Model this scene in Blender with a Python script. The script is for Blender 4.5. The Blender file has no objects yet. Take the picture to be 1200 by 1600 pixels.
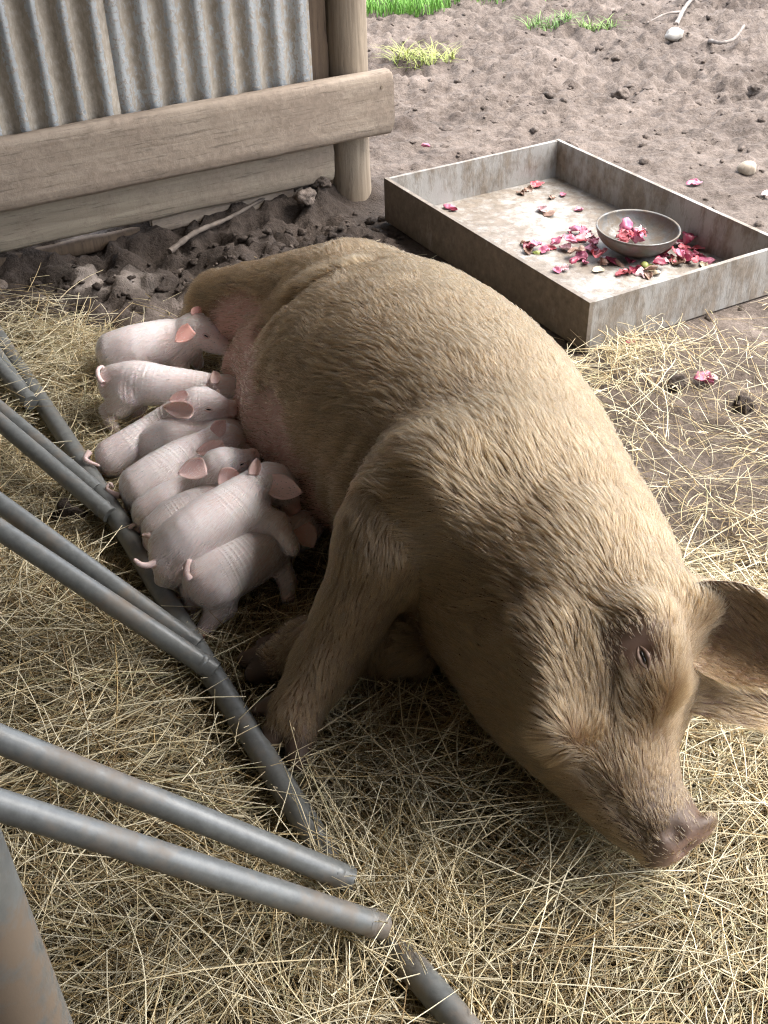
import bpy, bmesh, math, random
import numpy as np
from math import radians, sin, cos, pi
from mathutils import Vector, Matrix

# ------------------------------------------------------------------ camera, sky, sun, exposure
SC = bpy.context.scene
COL = SC.collection
CAM_H, FPX = 1.2, 1700.0
cam_d = bpy.data.cameras.new('camera'); cam = bpy.data.objects.new('camera', cam_d); COL.objects.link(cam)
ROT = Matrix.Rotation(radians(53), 4, 'X') @ Matrix.Rotation(radians(-1.5), 4, 'Z')
cam.matrix_world = Matrix.Translation((0, 0, CAM_H)) @ ROT
cam_d.sensor_fit = 'VERTICAL'; cam_d.sensor_height = 24.0; cam_d.lens = 24.0 * FPX / 1600.0
cam_d.clip_start = 0.02; cam_d.clip_end = 500.0
cam_d.dof.use_dof = False
SC.camera = cam
R3 = np.array(ROT.to_3x3())

SUN_EL, SUN_AZ = radians(60), radians(82)          # azimuth measured from +Y towards +X
world = bpy.data.worlds.new('World'); SC.world = world; world.use_nodes = True
wn = world.node_tree.nodes; wl = world.node_tree.links
sky = wn.new('ShaderNodeTexSky'); sky.sky_type = 'NISHITA'; sky.sun_disc = False
sky.sun_elevation = SUN_EL; sky.sun_rotation = SUN_AZ
sky.dust_density = 3.0; sky.ozone_density = 0.6; sky.air_density = 1.0
hs = wn.new('ShaderNodeHueSaturation'); hs.inputs['Saturation'].default_value = 0.45
wl.new(sky.outputs[0], hs.inputs['Color']); wl.new(hs.outputs[0], wn['Background'].inputs[0])
wn['Background'].inputs[1].default_value = 0.15
sun_d = bpy.data.lights.new('sun', 'SUN'); sun_d.energy = 1.7; sun_d.angle = radians(55); sun_d.color = (1.0, 0.96, 0.9)
sun = bpy.data.objects.new('sun', sun_d); COL.objects.link(sun)
sdir = Vector((sin(SUN_AZ) * cos(SUN_EL), cos(SUN_AZ) * cos(SUN_EL), sin(SUN_EL)))
sun.rotation_euler = sdir.to_track_quat('Z', 'Y').to_euler(); sun.location = sdir * 20
SC.view_settings.view_transform = 'Standard'; SC.view_settings.look = 'None'
SC.view_settings.exposure = 2.35; SC.view_settings.gamma = 1.0; SC.view_settings.use_curve_mapping = False
SC.render.engine = 'CYCLES'
SC.cycles.max_bounces = 6; SC.cycles.diffuse_bounces = 4; SC.cycles.glossy_bounces = 2
SC.cycles.use_denoising = True; SC.cycles.denoiser = 'OPENIMAGEDENOISE'; SC.cycles.denoising_input_passes = 'RGB_ALBEDO_NORMAL'; SC.cycles.denoising_prefilter = 'NONE'; SC.cycles.filter_width = 1.2; SC.cycles.sample_clamp_indirect = 4.0
try:
    SC.cycles_curves.shape = 'RIBBONS'
except Exception:
    pass

# ------------------------------------------------------------------ helpers
rng = np.random.default_rng(7)
def P(u, v, z=0.0):
    """the place in the yard seen at photograph position u, v when it lies at height z"""
    d = R3 @ np.array([(u - 600) / FPX, -(v - 800) / FPX, -1.0])
    return np.array([0, 0, CAM_H]) + d * ((z - CAM_H) / d[2])
def V(*a): return np.array(a, float)
def nrm(a):
    a = np.asarray(a, float); return a / (np.linalg.norm(a, axis=-1, keepdims=True) + 1e-12)

_LAT = np.random.default_rng(3).random((64, 64, 64)).astype(np.float32)
def vnoise(p):
    p = np.asarray(p, np.float32); i = np.floor(p).astype(int); f = p - i; f = f * f * (3 - 2 * f)
    i &= 63; j = (i + 1) & 63
    x0, y0, z0 = i[..., 0], i[..., 1], i[..., 2]; x1, y1, z1 = j[..., 0], j[..., 1], j[..., 2]
    fx, fy, fz = f[..., 0], f[..., 1], f[..., 2]
    L = _LAT
    a = L[x0, y0, z0] * (1 - fx) + L[x1, y0, z0] * fx; b = L[x0, y1, z0] * (1 - fx) + L[x1, y1, z0] * fx
    c = L[x0, y0, z1] * (1 - fx) + L[x1, y0, z1] * fx; d = L[x0, y1, z1] * (1 - fx) + L[x1, y1, z1] * fx
    return (a * (1 - fy) + b * fy) * (1 - fz) + (c * (1 - fy) + d * fy) * fz
def fbm(p, o=4, g=.5):
    p = np.asarray(p, np.float32); s = 0; a = 1; t = 0
    for k in range(o):
        s = s + a * vnoise(p * (2.03 ** k) + 11.3 * k); t += a; a *= g
    return s / t
def sstep(a, b, x):
    t = np.clip((x - a) / (b - a), 0, 1); return t * t * (3 - 2 * t)

def tag(o, label=None, cat=None, group=None, kind=None):
    if label: o['label'] = label
    if cat: o['category'] = cat
    if group: o['group'] = group
    if kind: o['kind'] = kind
    return o
def empty(name, loc=(0, 0, 0)):
    o = bpy.data.objects.new(name, None); o.location = loc; COL.objects.link(o); o.empty_display_size = .05
    return o
def link(name, me, mat=None, parent=None):
    o = bpy.data.objects.new(name, me); COL.objects.link(o)
    if mat is not None and not me.materials: me.materials.append(mat)
    if parent is not None:
        o.parent = parent; o.matrix_parent_inverse = Matrix.Translation(parent.location).inverted()
    return o
def np_mesh(name, verts, quads, mat=None, parent=None, smooth=True, attrs=None, colors=None, link_it=True):
    verts = np.ascontiguousarray(verts, np.float32); quads = np.ascontiguousarray(quads, np.int32)
    k = quads.shape[1]
    me = bpy.data.meshes.new(name)
    me.vertices.add(len(verts)); me.vertices.foreach_set('co', verts.ravel())
    me.loops.add(quads.size); me.loops.foreach_set('vertex_index', quads.ravel())
    me.polygons.add(len(quads)); me.polygons.foreach_set('loop_start', np.arange(0, quads.size, k, dtype=np.int32))
    try: me.polygons.foreach_set('loop_total', np.full(len(quads), k, np.int32))
    except Exception: pass
    me.update(calc_edges=True); me.validate()
    me.polygons.foreach_set('use_smooth', np.full(len(me.polygons), smooth))
    for n, a in (attrs or {}).items():
        at = me.attributes.new(n, 'FLOAT', 'POINT'); at.data.foreach_set('value', np.ascontiguousarray(a, np.float32))
    if colors is not None:
        at = me.attributes.new('tint', 'FLOAT_COLOR', 'POINT')
        c4 = np.ones((len(verts), 4), np.float32); c4[:, :3] = colors; at.data.foreach_set('color', c4.ravel())
    if not link_it: return me
    return link(name, me, mat, parent)
class MB:
    """collects shapes in one bmesh"""
    def __init__(self): self.bm = bmesh.new()
    def box(self, c, x, y, z, ax=(1, 0, 0), ay=(0, 1, 0), az=(0, 0, 1), bev=0.0, cuts=0):
        ax, ay, az = Vector(ax), Vector(ay), Vector(az); c = Vector(c)
        m = Matrix(((ax.x * x, ay.x * y, az.x * z, c.x), (ax.y * x, ay.y * y, az.y * z, c.y), (ax.z * x, ay.z * y, az.z * z, c.z), (0, 0, 0, 1)))
        r = bmesh.ops.create_cube(self.bm, size=1.0, matrix=m)
        es = list({e for v in r['verts'] for e in v.link_edges})
        if bev: bmesh.ops.bevel(self.bm, geom=es, offset=bev, segments=2, affect='EDGES', profile=.6)
        return self
    def tube(self, pts, rad, n=12, caps=True):
        pts = [Vector(p) for p in pts]
        if not hasattr(rad, '__len__'): rad = [rad] * len(pts)
        rings = []; up = Vector((0.13, 0.2, 1)).normalized()
        for i, p in enumerate(pts):
            t = (pts[min(i + 1, len(pts) - 1)] - pts[max(i - 1, 0)]).normalized()
            if abs(t.dot(up)) > .95: up = Vector((1, .1, 0)).normalized()
            s = t.cross(up).normalized(); h = s.cross(t)
            rings.append([self.bm.verts.new(p + (s * cos(2 * pi * k / n) + h * sin(2 * pi * k / n)) * rad[i]) for k in range(n)])
        for a, b in zip(rings, rings[1:]):
            for k in range(n): self.bm.faces.new((a[k], a[(k + 1) % n], b[(k + 1) % n], b[k]))
        if caps: self.bm.faces.new(rings[0][::-1]); self.bm.faces.new(rings[-1])
        return self
    def build(self, name, mat, parent=None, smooth=True, noise=0.0, nscale=20.0, sharp=40):
        bmesh.ops.recalc_face_normals(self.bm, faces=self.bm.faces[:])
        me = bpy.data.meshes.new(name)
        if noise:
            co = np.array([v.co[:] for v in self.bm.verts]); self.bm.normal_update(); no = np.array([v.normal[:] for v in self.bm.verts])
            co = co + no * ((fbm(co * nscale + 5, 3) - .5) * 2 * noise)[:, None]
            for v, c in zip(self.bm.verts, co): v.co = c
        self.bm.to_mesh(me); self.bm.free()
        me.polygons.foreach_set('use_smooth', np.full(len(me.polygons), smooth))
        if smooth and sharp: me.set_sharp_from_angle(angle=radians(sharp))
        return link(name, me, mat, parent)

# --- materials
def mat_new(name):
    m = bpy.data.materials.new(name); m.use_nodes = True
    nt = m.node_tree; b = nt.nodes['Principled BSDF']
    return m, nt, b
def N(nt, typ, **kw):
    n = nt.nodes.new(typ)
    for k, v in kw.items():
        if k in n.inputs.keys() if hasattr(n.inputs, 'keys') else False: n.inputs[k].default_value = v
        else: setattr(n, k, v)
    return n
def noise_tex(nt, scale, detail=6, rough=.6, vec=None, dist=0.0):
    n = nt.nodes.new('ShaderNodeTexNoise'); n.inputs['Scale'].default_value = scale; n.inputs['Detail'].default_value = detail
    n.inputs['Roughness'].default_value = rough; n.inputs['Distortion'].default_value = dist
    if vec is not None: nt.links.new(vec, n.inputs['Vector'])
    return n.outputs['Fac']
def ramp(nt, fac, stops):
    r = nt.nodes.new('ShaderNodeValToRGB'); e = r.color_ramp.elements
    while len(e) < len(stops): e.new(.5)
    for el, (p, c) in zip(e, stops):
        el.position = p; el.color = (c[0], c[1], c[2], 1) if hasattr(c, '__len__') else (c, c, c, 1)
    nt.links.new(fac, r.inputs[0]); return r.outputs[0]
def mix(nt, fac, a, b, mode='MIX'):
    m = nt.nodes.new('ShaderNodeMix'); m.data_type = 'RGBA'; m.blend_type = mode
    for sock, v in ((m.inputs[0], fac), (m.inputs[6], a), (m.inputs[7], b)):
        if hasattr(v, 'is_output'): nt.links.new(v, sock)
        elif hasattr(v, '__len__'): sock.default_value = (*v[:3], 1)
        else: sock.default_value = v
    return m.outputs[2]
def math_n(nt, op, a, b=0.0):
    m = nt.nodes.new('ShaderNodeMath'); m.operation = op
    for s, v in ((m.inputs[0], a), (m.inputs[1], b)):
        if hasattr(v, 'is_output'): nt.links.new(v, s)
        else: s.default_value = v
    return m.outputs[0]
def attr(nt, name, out='Fac'):
    a = nt.nodes.new('ShaderNodeAttribute'); a.attribute_name = name; return a.outputs[out]
def bump(nt, b, height, strength=.5, dist=.01):
    n = nt.nodes.new('ShaderNodeBump'); n.inputs['Strength'].default_value = strength; n.inputs['Distance'].default_value = dist
    nt.links.new(height, n.inputs['Height']); nt.links.new(n.outputs[0], b.inputs['Normal']); return n
def geo_pos(nt): return nt.nodes.new('ShaderNodeNewGeometry').outputs['Position']
def obj_co(nt): return nt.nodes.new('ShaderNodeTexCoord').outputs['Object']
def mapping(nt, vec, scale=(1, 1, 1), rot=(0, 0, 0)):
    m = nt.nodes.new('ShaderNodeMapping'); m.inputs['Scale'].default_value = scale; m.inputs['Rotation'].default_value = rot
    nt.links.new(vec, m.inputs['Vector']); return m.outputs[0]
M = {}

# ------------------------------------------------------------------ SDF bodies
def smin(a, b, k):
    if k <= 0: return np.minimum(a, b)
    h = np.clip(.5 + .5 * (b - a) / k, 0, 1); return b + (a - b) * h - k * h * (1 - h)
def cone(p, a, b, ra, rb):
    a = np.asarray(a, np.float32); b = np.asarray(b, np.float32); ab = b - a
    t = np.clip(((p - a) @ ab) / max(float(ab @ ab), 1e-9), 0, 1)
    return np.linalg.norm(p - (a + t[:, None] * ab), axis=1) - (ra + (rb - ra) * t)
def ell(p, c, r, ax=None):
    d = p - np.asarray(c, np.float32)
    if ax is not None: d = d @ np.asarray(ax, np.float32).T
    r = np.asarray(r, np.float32); k0 = np.linalg.norm(d / r, axis=1); k1 = np.linalg.norm(d / (r * r), axis=1) + 1e-9
    return k0 * (k0 - 1) / k1
def catmull(pts, n):
    pts = np.asarray(pts, float); q = np.vstack([2 * pts[0] - pts[1], pts, 2 * pts[-1] - pts[-2]]); out = []
    m = len(pts) - 1
    for s in np.linspace(0, m, n):
        i = min(int(s), m - 1); t = s - i; a, b, c, d = q[i:i + 4]
        out.append(.5 * (2 * b + (c - a) * t + (2 * a - 5 * b + 4 * c - d) * t * t + (3 * b - a - 3 * c + d) * t ** 3))
    return np.array(out)
def loft(p, st, up, n=24, want_t=False):
    """soft tube of ellipses: stations x, y, z, half-width across, half-height"""
    S = catmull(st, n).astype(np.float32); best = np.full(len(p), 1e9, np.float32); bt = np.zeros(len(p), np.float32)
    up = np.asarray(up, np.float32)
    for i in range(n - 1):
        a, b = S[i, :3], S[i + 1, :3]; ab = b - a; L = float(np.linalg.norm(ab)); T = ab / L
        s = np.cross(up, T); s /= np.linalg.norm(s); h = np.cross(T, s)
        t = np.clip(((p - a) @ T) / L, 0, 1); d = p - (a + t[:, None] * ab)
        A = S[i, 3] + (S[i + 1, 3] - S[i, 3]) * t; B = S[i, 4] + (S[i + 1, 4] - S[i, 4]) * t
        m = np.minimum(A, B)
        k = np.sqrt(((d @ s) / A) ** 2 + ((d @ h) / B) ** 2 + ((d @ T) / (m * .8)) ** 2)
        q = (k - 1) * m; w = q < best; best[w] = q[w]; bt[w] = (i + t[w]) / (n - 1)
    return (best, bt) if want_t else best
def nets(f, lo, hi, h):
    """surface nets of the field f (points -> distance) in the box lo..hi"""
    lo = np.asarray(lo, float); n = np.ceil((np.asarray(hi) - lo) / h).astype(int) + 1
    ax = [lo[k] + h * np.arange(n[k]) for k in range(3)]
    g = np.stack(np.meshgrid(*ax, indexing='ij'), -1).astype(np.float32)
    def ev(q): return np.concatenate([f(c) for c in np.array_split(q, max(1, len(q) // 100000))]).astype(np.float32)
    cg = g[1::4, 1::4, 1::4]; cv = ev(cg.reshape(-1, 3)).reshape(cg.shape[:3])      # coarse look first, fine only near the skin
    ii = [np.minimum(np.arange(n[k]) // 4, cg.shape[k] - 1) for k in range(3)]
    val = cv[np.ix_(*ii)].copy(); near = np.abs(val) < 5.5 * h
    val[near] = ev(g[near])
    s = val < 0
    c = np.zeros(n - 1, int)
    for dx in (0, 1):
        for dy in (0, 1):
            for dz in (0, 1): c += s[dx:n[0] - 1 + dx, dy:n[1] - 1 + dy, dz:n[2] - 1 + dz]
    act = (c > 0) & (c < 8); idx = -np.ones(n - 1, int); ijk = np.argwhere(act); idx[act] = np.arange(len(ijk))
    acc = np.zeros((len(ijk), 3)); cnt = np.zeros(len(ijk))
    corners = [(dx, dy, dz) for dx in (0, 1) for dy in (0, 1) for dz in (0, 1)]
    for a in corners:
        for k in range(3):
            if a[k]: continue
            b = list(a); b[k] = 1
            va = val[tuple((ijk + a).T)]; vb = val[tuple((ijk + b).T)]; m = (va < 0) != (vb < 0)
            t = np.where(m, va / np.where(m, va - vb, 1), 0); q = np.tile(np.array(a, float), (len(ijk), 1)); q[:, k] += t
            acc[m] += q[m]; cnt[m] += 1
    verts = lo + h * (ijk + acc / cnt[:, None]); quads = []
    for k in range(3):
        o1, o2 = [(1, 2), (2, 0), (0, 1)][k]
        sl = [slice(1, -1)] * 3; sl[k] = slice(0, -1); sh = [slice(1, -1)] * 3; sh[k] = slice(1, None)
        a, b = s[tuple(sl)], s[tuple(sh)]; e = np.argwhere(a != b); base = e.copy(); base[:, o1] += 1; base[:, o2] += 1
        flip = a[tuple(e.T)]
        def cell(d1, d2):
            q = base.copy(); q[:, o1] -= d1; q[:, o2] -= d2; return idx[tuple(q.T)]
        f4 = np.stack([cell(1, 1), cell(0, 1), cell(0, 0), cell(1, 0)], 1)
        f4[~flip] = f4[~flip][:, ::-1]; quads.append(f4)
    quads = np.concatenate(quads); quads = quads[(quads >= 0).all(1)]
    return verts, quads
def vnormals(v, q):
    a = np.cross(v[q[:, 2]] - v[q[:, 0]], v[q[:, 3]] - v[q[:, 1]]); n = np.zeros_like(v)
    for k in range(4): np.add.at(n, q[:, k], a)
    return nrm(n)
def smooth_mesh(v, q, it=2, lam=.5):
    for _ in range(it):
        s = np.zeros_like(v); c = np.zeros(len(v))
        for k in range(4):
            for j in (1, 3):
                np.add.at(s, q[:, k], v[q[:, (k + j) % 4]]); np.add.at(c, q[:, k], 1)
        v = v + lam * (s / c[:, None] - v)
    return v
def sample(v, q, n, weight, r):
    """n points on the faces, weighted; returns point, face normal, barycentric pick of attributes"""
    a, b, c, d = (v[q[:, k]] for k in range(4)); area = np.linalg.norm(np.cross(c - a, d - b), axis=1) * .5 * weight
    f = r.choice(len(q), n, p=area / area.sum()); s, t = r.random(n)[:, None], r.random(n)[:, None]
    w = np.concatenate([(1 - s) * (1 - t), s * (1 - t), s * t, (1 - s) * t], 1)
    return q[f], w
def hair_object(name, pts, rad, mat, parent):
    """pts (n, k, 3), rad (k,) or (n, k)"""
    n, k, _ = pts.shape
    cu = bpy.data.hair_curves.new(name); cu.add_curves([k] * n)
    cu.attributes['position'].data.foreach_set('vector', np.ascontiguousarray(pts, np.float32).ravel())
    ra = cu.attributes.get('radius') or cu.attributes.new('radius', 'FLOAT', 'POINT')
    ra.data.foreach_set('value', np.ascontiguousarray(np.broadcast_to(rad, (n, k)), np.float32).ravel())
    cu.materials.append(mat)
    o = bpy.data.objects.new(name, cu); COL.objects.link(o)
    if parent is not None:
        o.parent = parent; o.matrix_parent_inverse = parent.matrix_world.inverted() if parent.type != 'EMPTY' else Matrix.Translation(parent.location).inverted()
    return o
# ------------------------------------------------------------------ ground
WA = radians(28.5); WW = V(cos(WA), sin(WA), 0); WN = V(sin(WA), -cos(WA), 0); W0 = V(-.03, 3.06, 0)   # along the shed wall, out of it, its origin
def wall(s, off, z=0.0): return W0 + WW * s + WN * off + V(0, 0, z)
def hay_mask(x, y):
    n = fbm(np.stack([x * 3.1, y * 3.1, 0 * x + 2], -1), 3)
    left = sstep(2.32, 2.08, y + (n - .5) * .35 - .12 * sstep(-.3, -.9, x))
    right = sstep(1.62, 1.20, y + (n - .5) * .8) * .95 + .16 * sstep(2.3, 1.9, y + (n - .5) * .5)
    m = np.where(x < .15, left, right * 1.0)
    b = sstep(-.1, .35, x); return np.clip(left * (1 - b) + np.minimum(1, right) * b, 0, 1)
def gz(x, y, fine=True):
    x = np.asarray(x, float); y = np.asarray(y, float); p = np.stack([x, y, 0 * x], -1)
    h = hay_mask(x, y); d = np.hypot(x - .4, y - 2.0)
    out = sstep(3.0, 4.6, y) + sstep(.9, 1.6, x) * sstep(2.0, 3.0, y) * .3
    rough = .35 + .65 * np.clip(out, 0, 1); rough = rough * (1 - .55 * h)
    r = np.abs(fbm(p * 7.0 + 3, 4) - .5) * 2
    z = (fbm(p * 2.2, 3) - .5) * .05 * rough + (fbm(p * 9, 3) - .47) * .055 * rough
    if fine: z = z + (fbm(p * 30 + 7, 3) - .5) * .030 * rough * (.4 + 1.2 * vnoise(p * 4 + 2)) - np.maximum(0, .12 - r) * .08 * rough
    q = p - W0; s = q @ WW; o = q @ WN
    bank = sstep(.42, .02, np.abs(o + .06)) * sstep(.25, .0, s)             # trodden hollow and bank along the foot of the wall
    cl = fbm(p * 13 + 5, 4); z = z + rough * (.015 * sstep(.47, .66, cl) + .016 * sstep(.45, .7, fbm(p * 34 + 2, 3))) * (1 - .8 * h)
    z = z + bank * (-.005 + .05 * (fbm(p * 12 + 1, 3) - .5)) + (.062 - .045 * np.exp(-((s + .80) / .07) ** 2)) * np.exp(-((o + .13) / .09) ** 2) * sstep(.12, -.12, s) * (.6 + .8 * fbm(p * 9, 3))
    z = z + sstep(.45, .1, np.abs(o - .12)) * sstep(.3, .05, s) * (.030 * sstep(.46, .62, fbm(p * 20 + 8, 3)) + .014 * sstep(.45, .65, fbm(p * 48 + 3, 3)))
    tr = sstep(.12, .0, np.maximum(np.abs((q - (wall(.33, .49) - W0)) @ WW) - .34, np.abs((q - (wall(.33, .49) - W0)) @ WN) - .50))
    z = z * (1 - tr) - .004 * tr
    far = sstep(8, 30, np.hypot(x, y)); return z * (1 - far * .9) + h * .004
def axis_pts(lo, hi, step, ends):
    a = list(np.arange(lo, hi + 1e-9, step)); s = step
    while a[-1] < ends[1]: s *= 1.16; a.append(a[-1] + s)
    s = step
    while a[0] > ends[0]: s *= 1.16; a.insert(0, a[0] - s)
    return np.array(a)
gx = axis_pts(-1.5, 2.1, .0125, (-150, 150)); gy1 = axis_pts(.25, 4.2, .0115, (-60, 4.21)); gy = np.concatenate([gy1, axis_pts(gy1[-1] + .02, 7.0, .022, (4.0, 200))])
gy = np.unique(np.round(gy, 5)); X, Y = np.meshgrid(gx, gy, indexing='ij')
Z = gz(X, Y); nX, nY = X.shape
gi = np.arange(nX * nY).reshape(nX, nY)
gq = np.stack([gi[:-1, :-1], gi[1:, :-1], gi[1:, 1:], gi[:-1, 1:]], -1).reshape(-1, 4)
hm = hay_mask(X, Y)
pl = np.exp(-((X - P(170, 455)[0]) / .10) ** 2 - ((Y - P(170, 455)[1]) / .05) ** 2) + .8 * np.exp(-((X - P(110, 470)[0]) / .06) ** 2 - ((Y - P(110, 470)[1]) / .03) ** 2)
qq = np.stack([X, Y, 0 * X], -1) - W0; nz_ = fbm(np.stack([X * 4, Y * 4, 0 * X], -1), 4) - .5
damp = sstep(.40, .22, (qq @ WN) + nz_ * .35) * sstep(.34, .10, (qq @ WW) + nz_ * .4) * sstep(-.30, -.05, qq @ WN)
m, nt, b = mat_new('mud'); gp = geo_pos(nt)
n1 = noise_tex(nt, 3.2, 8, .62, gp); n2 = noise_tex(nt, 22, 8, .7, gp); n3 = noise_tex(nt, 90, 6, .7, gp)
base = ramp(nt, math_n(nt, 'ADD', math_n(nt, 'MULTIPLY', n1, .5), math_n(nt, 'MULTIPLY', n2, .5)), [(.38, (.038, .028, .022)), (.46, (.090, .068, .055)), (.54, (.130, .102, .085)), (.64, (.205, .162, .136))])
base = mix(nt, .35, base, ramp(nt, n3, [(.38, (.055, .045, .037)), (.62, (.21, .175, .152))]))
patch = ramp(nt, noise_tex(nt, 1.7, 6, .68, gp), [(.50, 0.0), (.62, .75)])
base = mix(nt, patch, base, mix(nt, .8, base, (.36, .31, .28), 'MULTIPLY'))
base = mix(nt, attr(nt, 'damp'), base, mix(nt, .8, base, (.19, .16, .135), 'MULTIPLY'))
base = mix(nt, math_n(nt, 'MULTIPLY', attr(nt, 'pale'), n2), base, (.55, .47, .41))
chaff = ramp(nt, n3, [(.3, (.05, .032, .018)), (.55, (.17, .115, .06)), (.75, (.34, .25, .13))])
base = mix(nt, math_n(nt, 'MULTIPLY', attr(nt, 'hay'), .8), base, chaff)
nt.links.new(base, b.inputs['Base Color']); b.inputs['Roughness'].default_value = .85; b.inputs['Specular IOR Level'].default_value = .25
bump(nt, b, math_n(nt, 'ADD', n3, math_n(nt, 'MULTIPLY', n2, 1.5)), .7, .012)
g = np_mesh('ground', np.stack([X, Y, Z], -1).reshape(-1, 3), gq, m, attrs={'hay': hm.ravel(), 'damp': damp.ravel(), 'pale': np.clip(pl, 0, 1).ravel()})
tag(g, kind='structure')

# lumps of trodden mud, too many to count
def lumps(n, pos, size, name, mat, seed, squash=.6, damp=0.0):
    r = np.random.default_rng(seed); bm = bmesh.new(); bmesh.ops.create_icosphere(bm, subdivisions=2, radius=1.0)
    bv = np.array([v.co[:] for v in bm.verts]); bf = np.array([[v.index for v in f.verts] for f in bm.faces]); bm.free()
    vs, fs = [], []
    for i in range(n):
        sc = size[i] * (1 + .5 * (r.random(3) - .5)); sc[2] *= squash; a = r.random() * 6.28; off = r.random(3) * 40
        v = bv * (1 + 2.0 * (fbm(bv * 2.2 + off, 4) - .5))[:, None] * sc; v = np.stack([v[:, 0] * cos(a) - v[:, 1] * sin(a), v[:, 0] * sin(a) + v[:, 1] * cos(a), v[:, 2]], 1)
        vs.append(v + pos[i]); fs.append(bf + i * len(bv))
    return np_mesh(name, np.concatenate(vs), np.concatenate(fs), mat, attrs={'damp': np.full(n * len(bv), damp), 'hay': np.zeros(n * len(bv)), 'pale': np.zeros(n * len(bv))})
r = np.random.default_rng(21); k = 3000
yy = 2.3 + 4.4 * r.random(k) ** .8; xx = (r.random(k) - .5) * 2.0 * (.5 + .34 * yy) + .25
loc = V(.33, .49)
q_ = np.stack([xx, yy, 0 * xx], 1) - W0; s_, o_ = q_ @ WW, q_ @ WN
ok = ~((np.abs(s_ - .33) < .36) & (np.abs(o_ - .47) < .52)) & ~((o_ > -.16) & (o_ < .03) & (s_ < .1))
xx, yy = xx[ok], yy[ok]; k = len(xx)
sz = .003 + .015 * r.random(k) ** 3.0; zz = gz(xx, yy) - sz * .1
m_mud = m
tag(lumps(k, np.stack([xx, yy, zz], 1), sz, 'mud_lumps', m_mud, 5), 'churned lumps of mud scattered over the yard', 'mud', kind='stuff')
k = 190; a = r.random(k); xx = -1.0 + 1.0 * a; q_ = r.random(k)
pts = np.array([wall(-1.0 + 1.02 * a_, .02 + .26 * b_) for a_, b_ in zip(r.random(k), q_)]); sz = .003 + .013 * r.random(k) ** 2.6
pts[:, 2] = gz(pts[:, 0], pts[:, 1]) + sz * .2
tag(lumps(k, pts, sz, 'mud_lumps', m_mud, 6, damp=.9), 'loose mud crumbs along the foot of the shed boards', 'mud', kind='stuff')

# ------------------------------------------------------------------ shed
def wood_mat(name, c0, c1, mud, along=(1, 0, 0), mudamt=.55, grain=1.0):
    m, nt, b = mat_new(name); g = obj_co(nt)
    rot = (0, 0, -WA); st = mapping(nt, g, (1, 1, 1), rot)
    gv = mapping(nt, st, (2.0 if along[0] else 40, 40, 40 if along[0] else 2.0))
    gr = noise_tex(nt, 1.6, 8, .65, gv, .6); big = noise_tex(nt, 4.5, 7, .6, st); fine = noise_tex(nt, 60, 6, .7, st)
    c = ramp(nt, gr, [(.3, c0), (.7, c1)])
    mm = ramp(nt, math_n(nt, 'ADD', math_n(nt, 'MULTIPLY', big, .75), math_n(nt, 'MULTIPLY', fine, .25)), [(mudamt - .12, 1.0), (mudamt + .05, 0.0)])
    mc = ramp(nt, fine, [(.3, [x * .75 for x in mud]), (.7, [x * 1.15 for x in mud])])
    scr = ramp(nt, noise_tex(nt, 2.2, 4, .8, mapping(nt, st, (3, 60, 60) if along[0] else (60, 60, 3))), [(.57, 1.0), (.64, .62)])
    c = mix(nt, math_n(nt, 'MULTIPLY', mm, .85), c, mc); c = mix(nt, 1.0, c, scr, 'MULTIPLY')
    nt.links.new(c, b.inputs['Base Color']); b.inputs['Roughness'].default_value = .8; b.inputs['Specular IOR Level'].default_value = .3
    h = math_n(nt, 'ADD', math_n(nt, 'MULTIPLY', gr, .5 * grain), math_n(nt, 'ADD', math_n(nt, 'MULTIPLY', mm, .9), math_n(nt, 'MULTIPLY', fine, .35)))
    bump(nt, b, h, .55, .004); return m
M['sleeper'] = wood_mat('muddy_timber', (.21, .165, .125), (.33, .275, .22), (.235, .185, .145), mudamt=.56)
M['sleeper2'] = wood_mat('muddy_timber_green', (.20, .165, .125), (.30, .26, .20), (.235, .185, .145), mudamt=.50)
M['log'] = wood_mat('log_timber', (.14, .11, .08), (.27, .22, .165), (.24, .19, .145), along=(0, 0, 1), mudamt=.47)
M['dark_timber'] = wood_mat('dark_timber', (.06, .04, .028), (.12, .085, .055), (.12, .09, .07), along=(0, 0, 1), mudamt=.4)
def sheet_mat(name, mudlev, clean, seed):
    m, nt, b = mat_new(name); g = obj_co(nt); st = mapping(nt, g, (1, 1, 1), (0, 0, -WA))
    ridge = attr(nt, 'ridge'); up = attr(nt, 'up')
    big = noise_tex(nt, 5.5, 8, .75, mapping(nt, st, (1.6, 1.6, .5))); fine = noise_tex(nt, 55, 7, .72, mapping(nt, st, (1.6, 1.6, .8))); spk = noise_tex(nt, 140, 3, .6, st)
    zinc = ramp(nt, big, [(.3, (.26, .28, .30)), (.7, (.46, .49, .51))])
    mudc = ramp(nt, fine, [(.28, (.17, .145, .115)), (.5, (.27, .235, .19)), (.72, (.40, .365, .32))])
    lev = math_n(nt, 'ADD', math_n(nt, 'MULTIPLY', ridge, clean), math_n(nt, 'ADD', math_n(nt, 'MULTIPLY', big, .7), math_n(nt, 'MULTIPLY', fine, .9)))
    f = ramp(nt, lev, [(mudlev, 0.0), (mudlev + .09, 1.0)])
    f2 = ramp(nt, spk, [(.52, 1.0), (.60, .15)])
    f = math_n(nt, 'MULTIPLY', f, f2)
    nt.links.new(mix(nt, f, mudc, zinc), b.inputs['Base Color'])
    nt.links.new(math_n(nt, 'MULTIPLY', f, .65), b.inputs['Metallic']); nt.links.new(ramp(nt, f, [(0, .85), (1, .42)]), b.inputs['Roughness'])
    bump(nt, b, math_n(nt, 'SUBTRACT', fine, math_n(nt, 'MULTIPLY', f, .6)), .35, .004); return m
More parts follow.
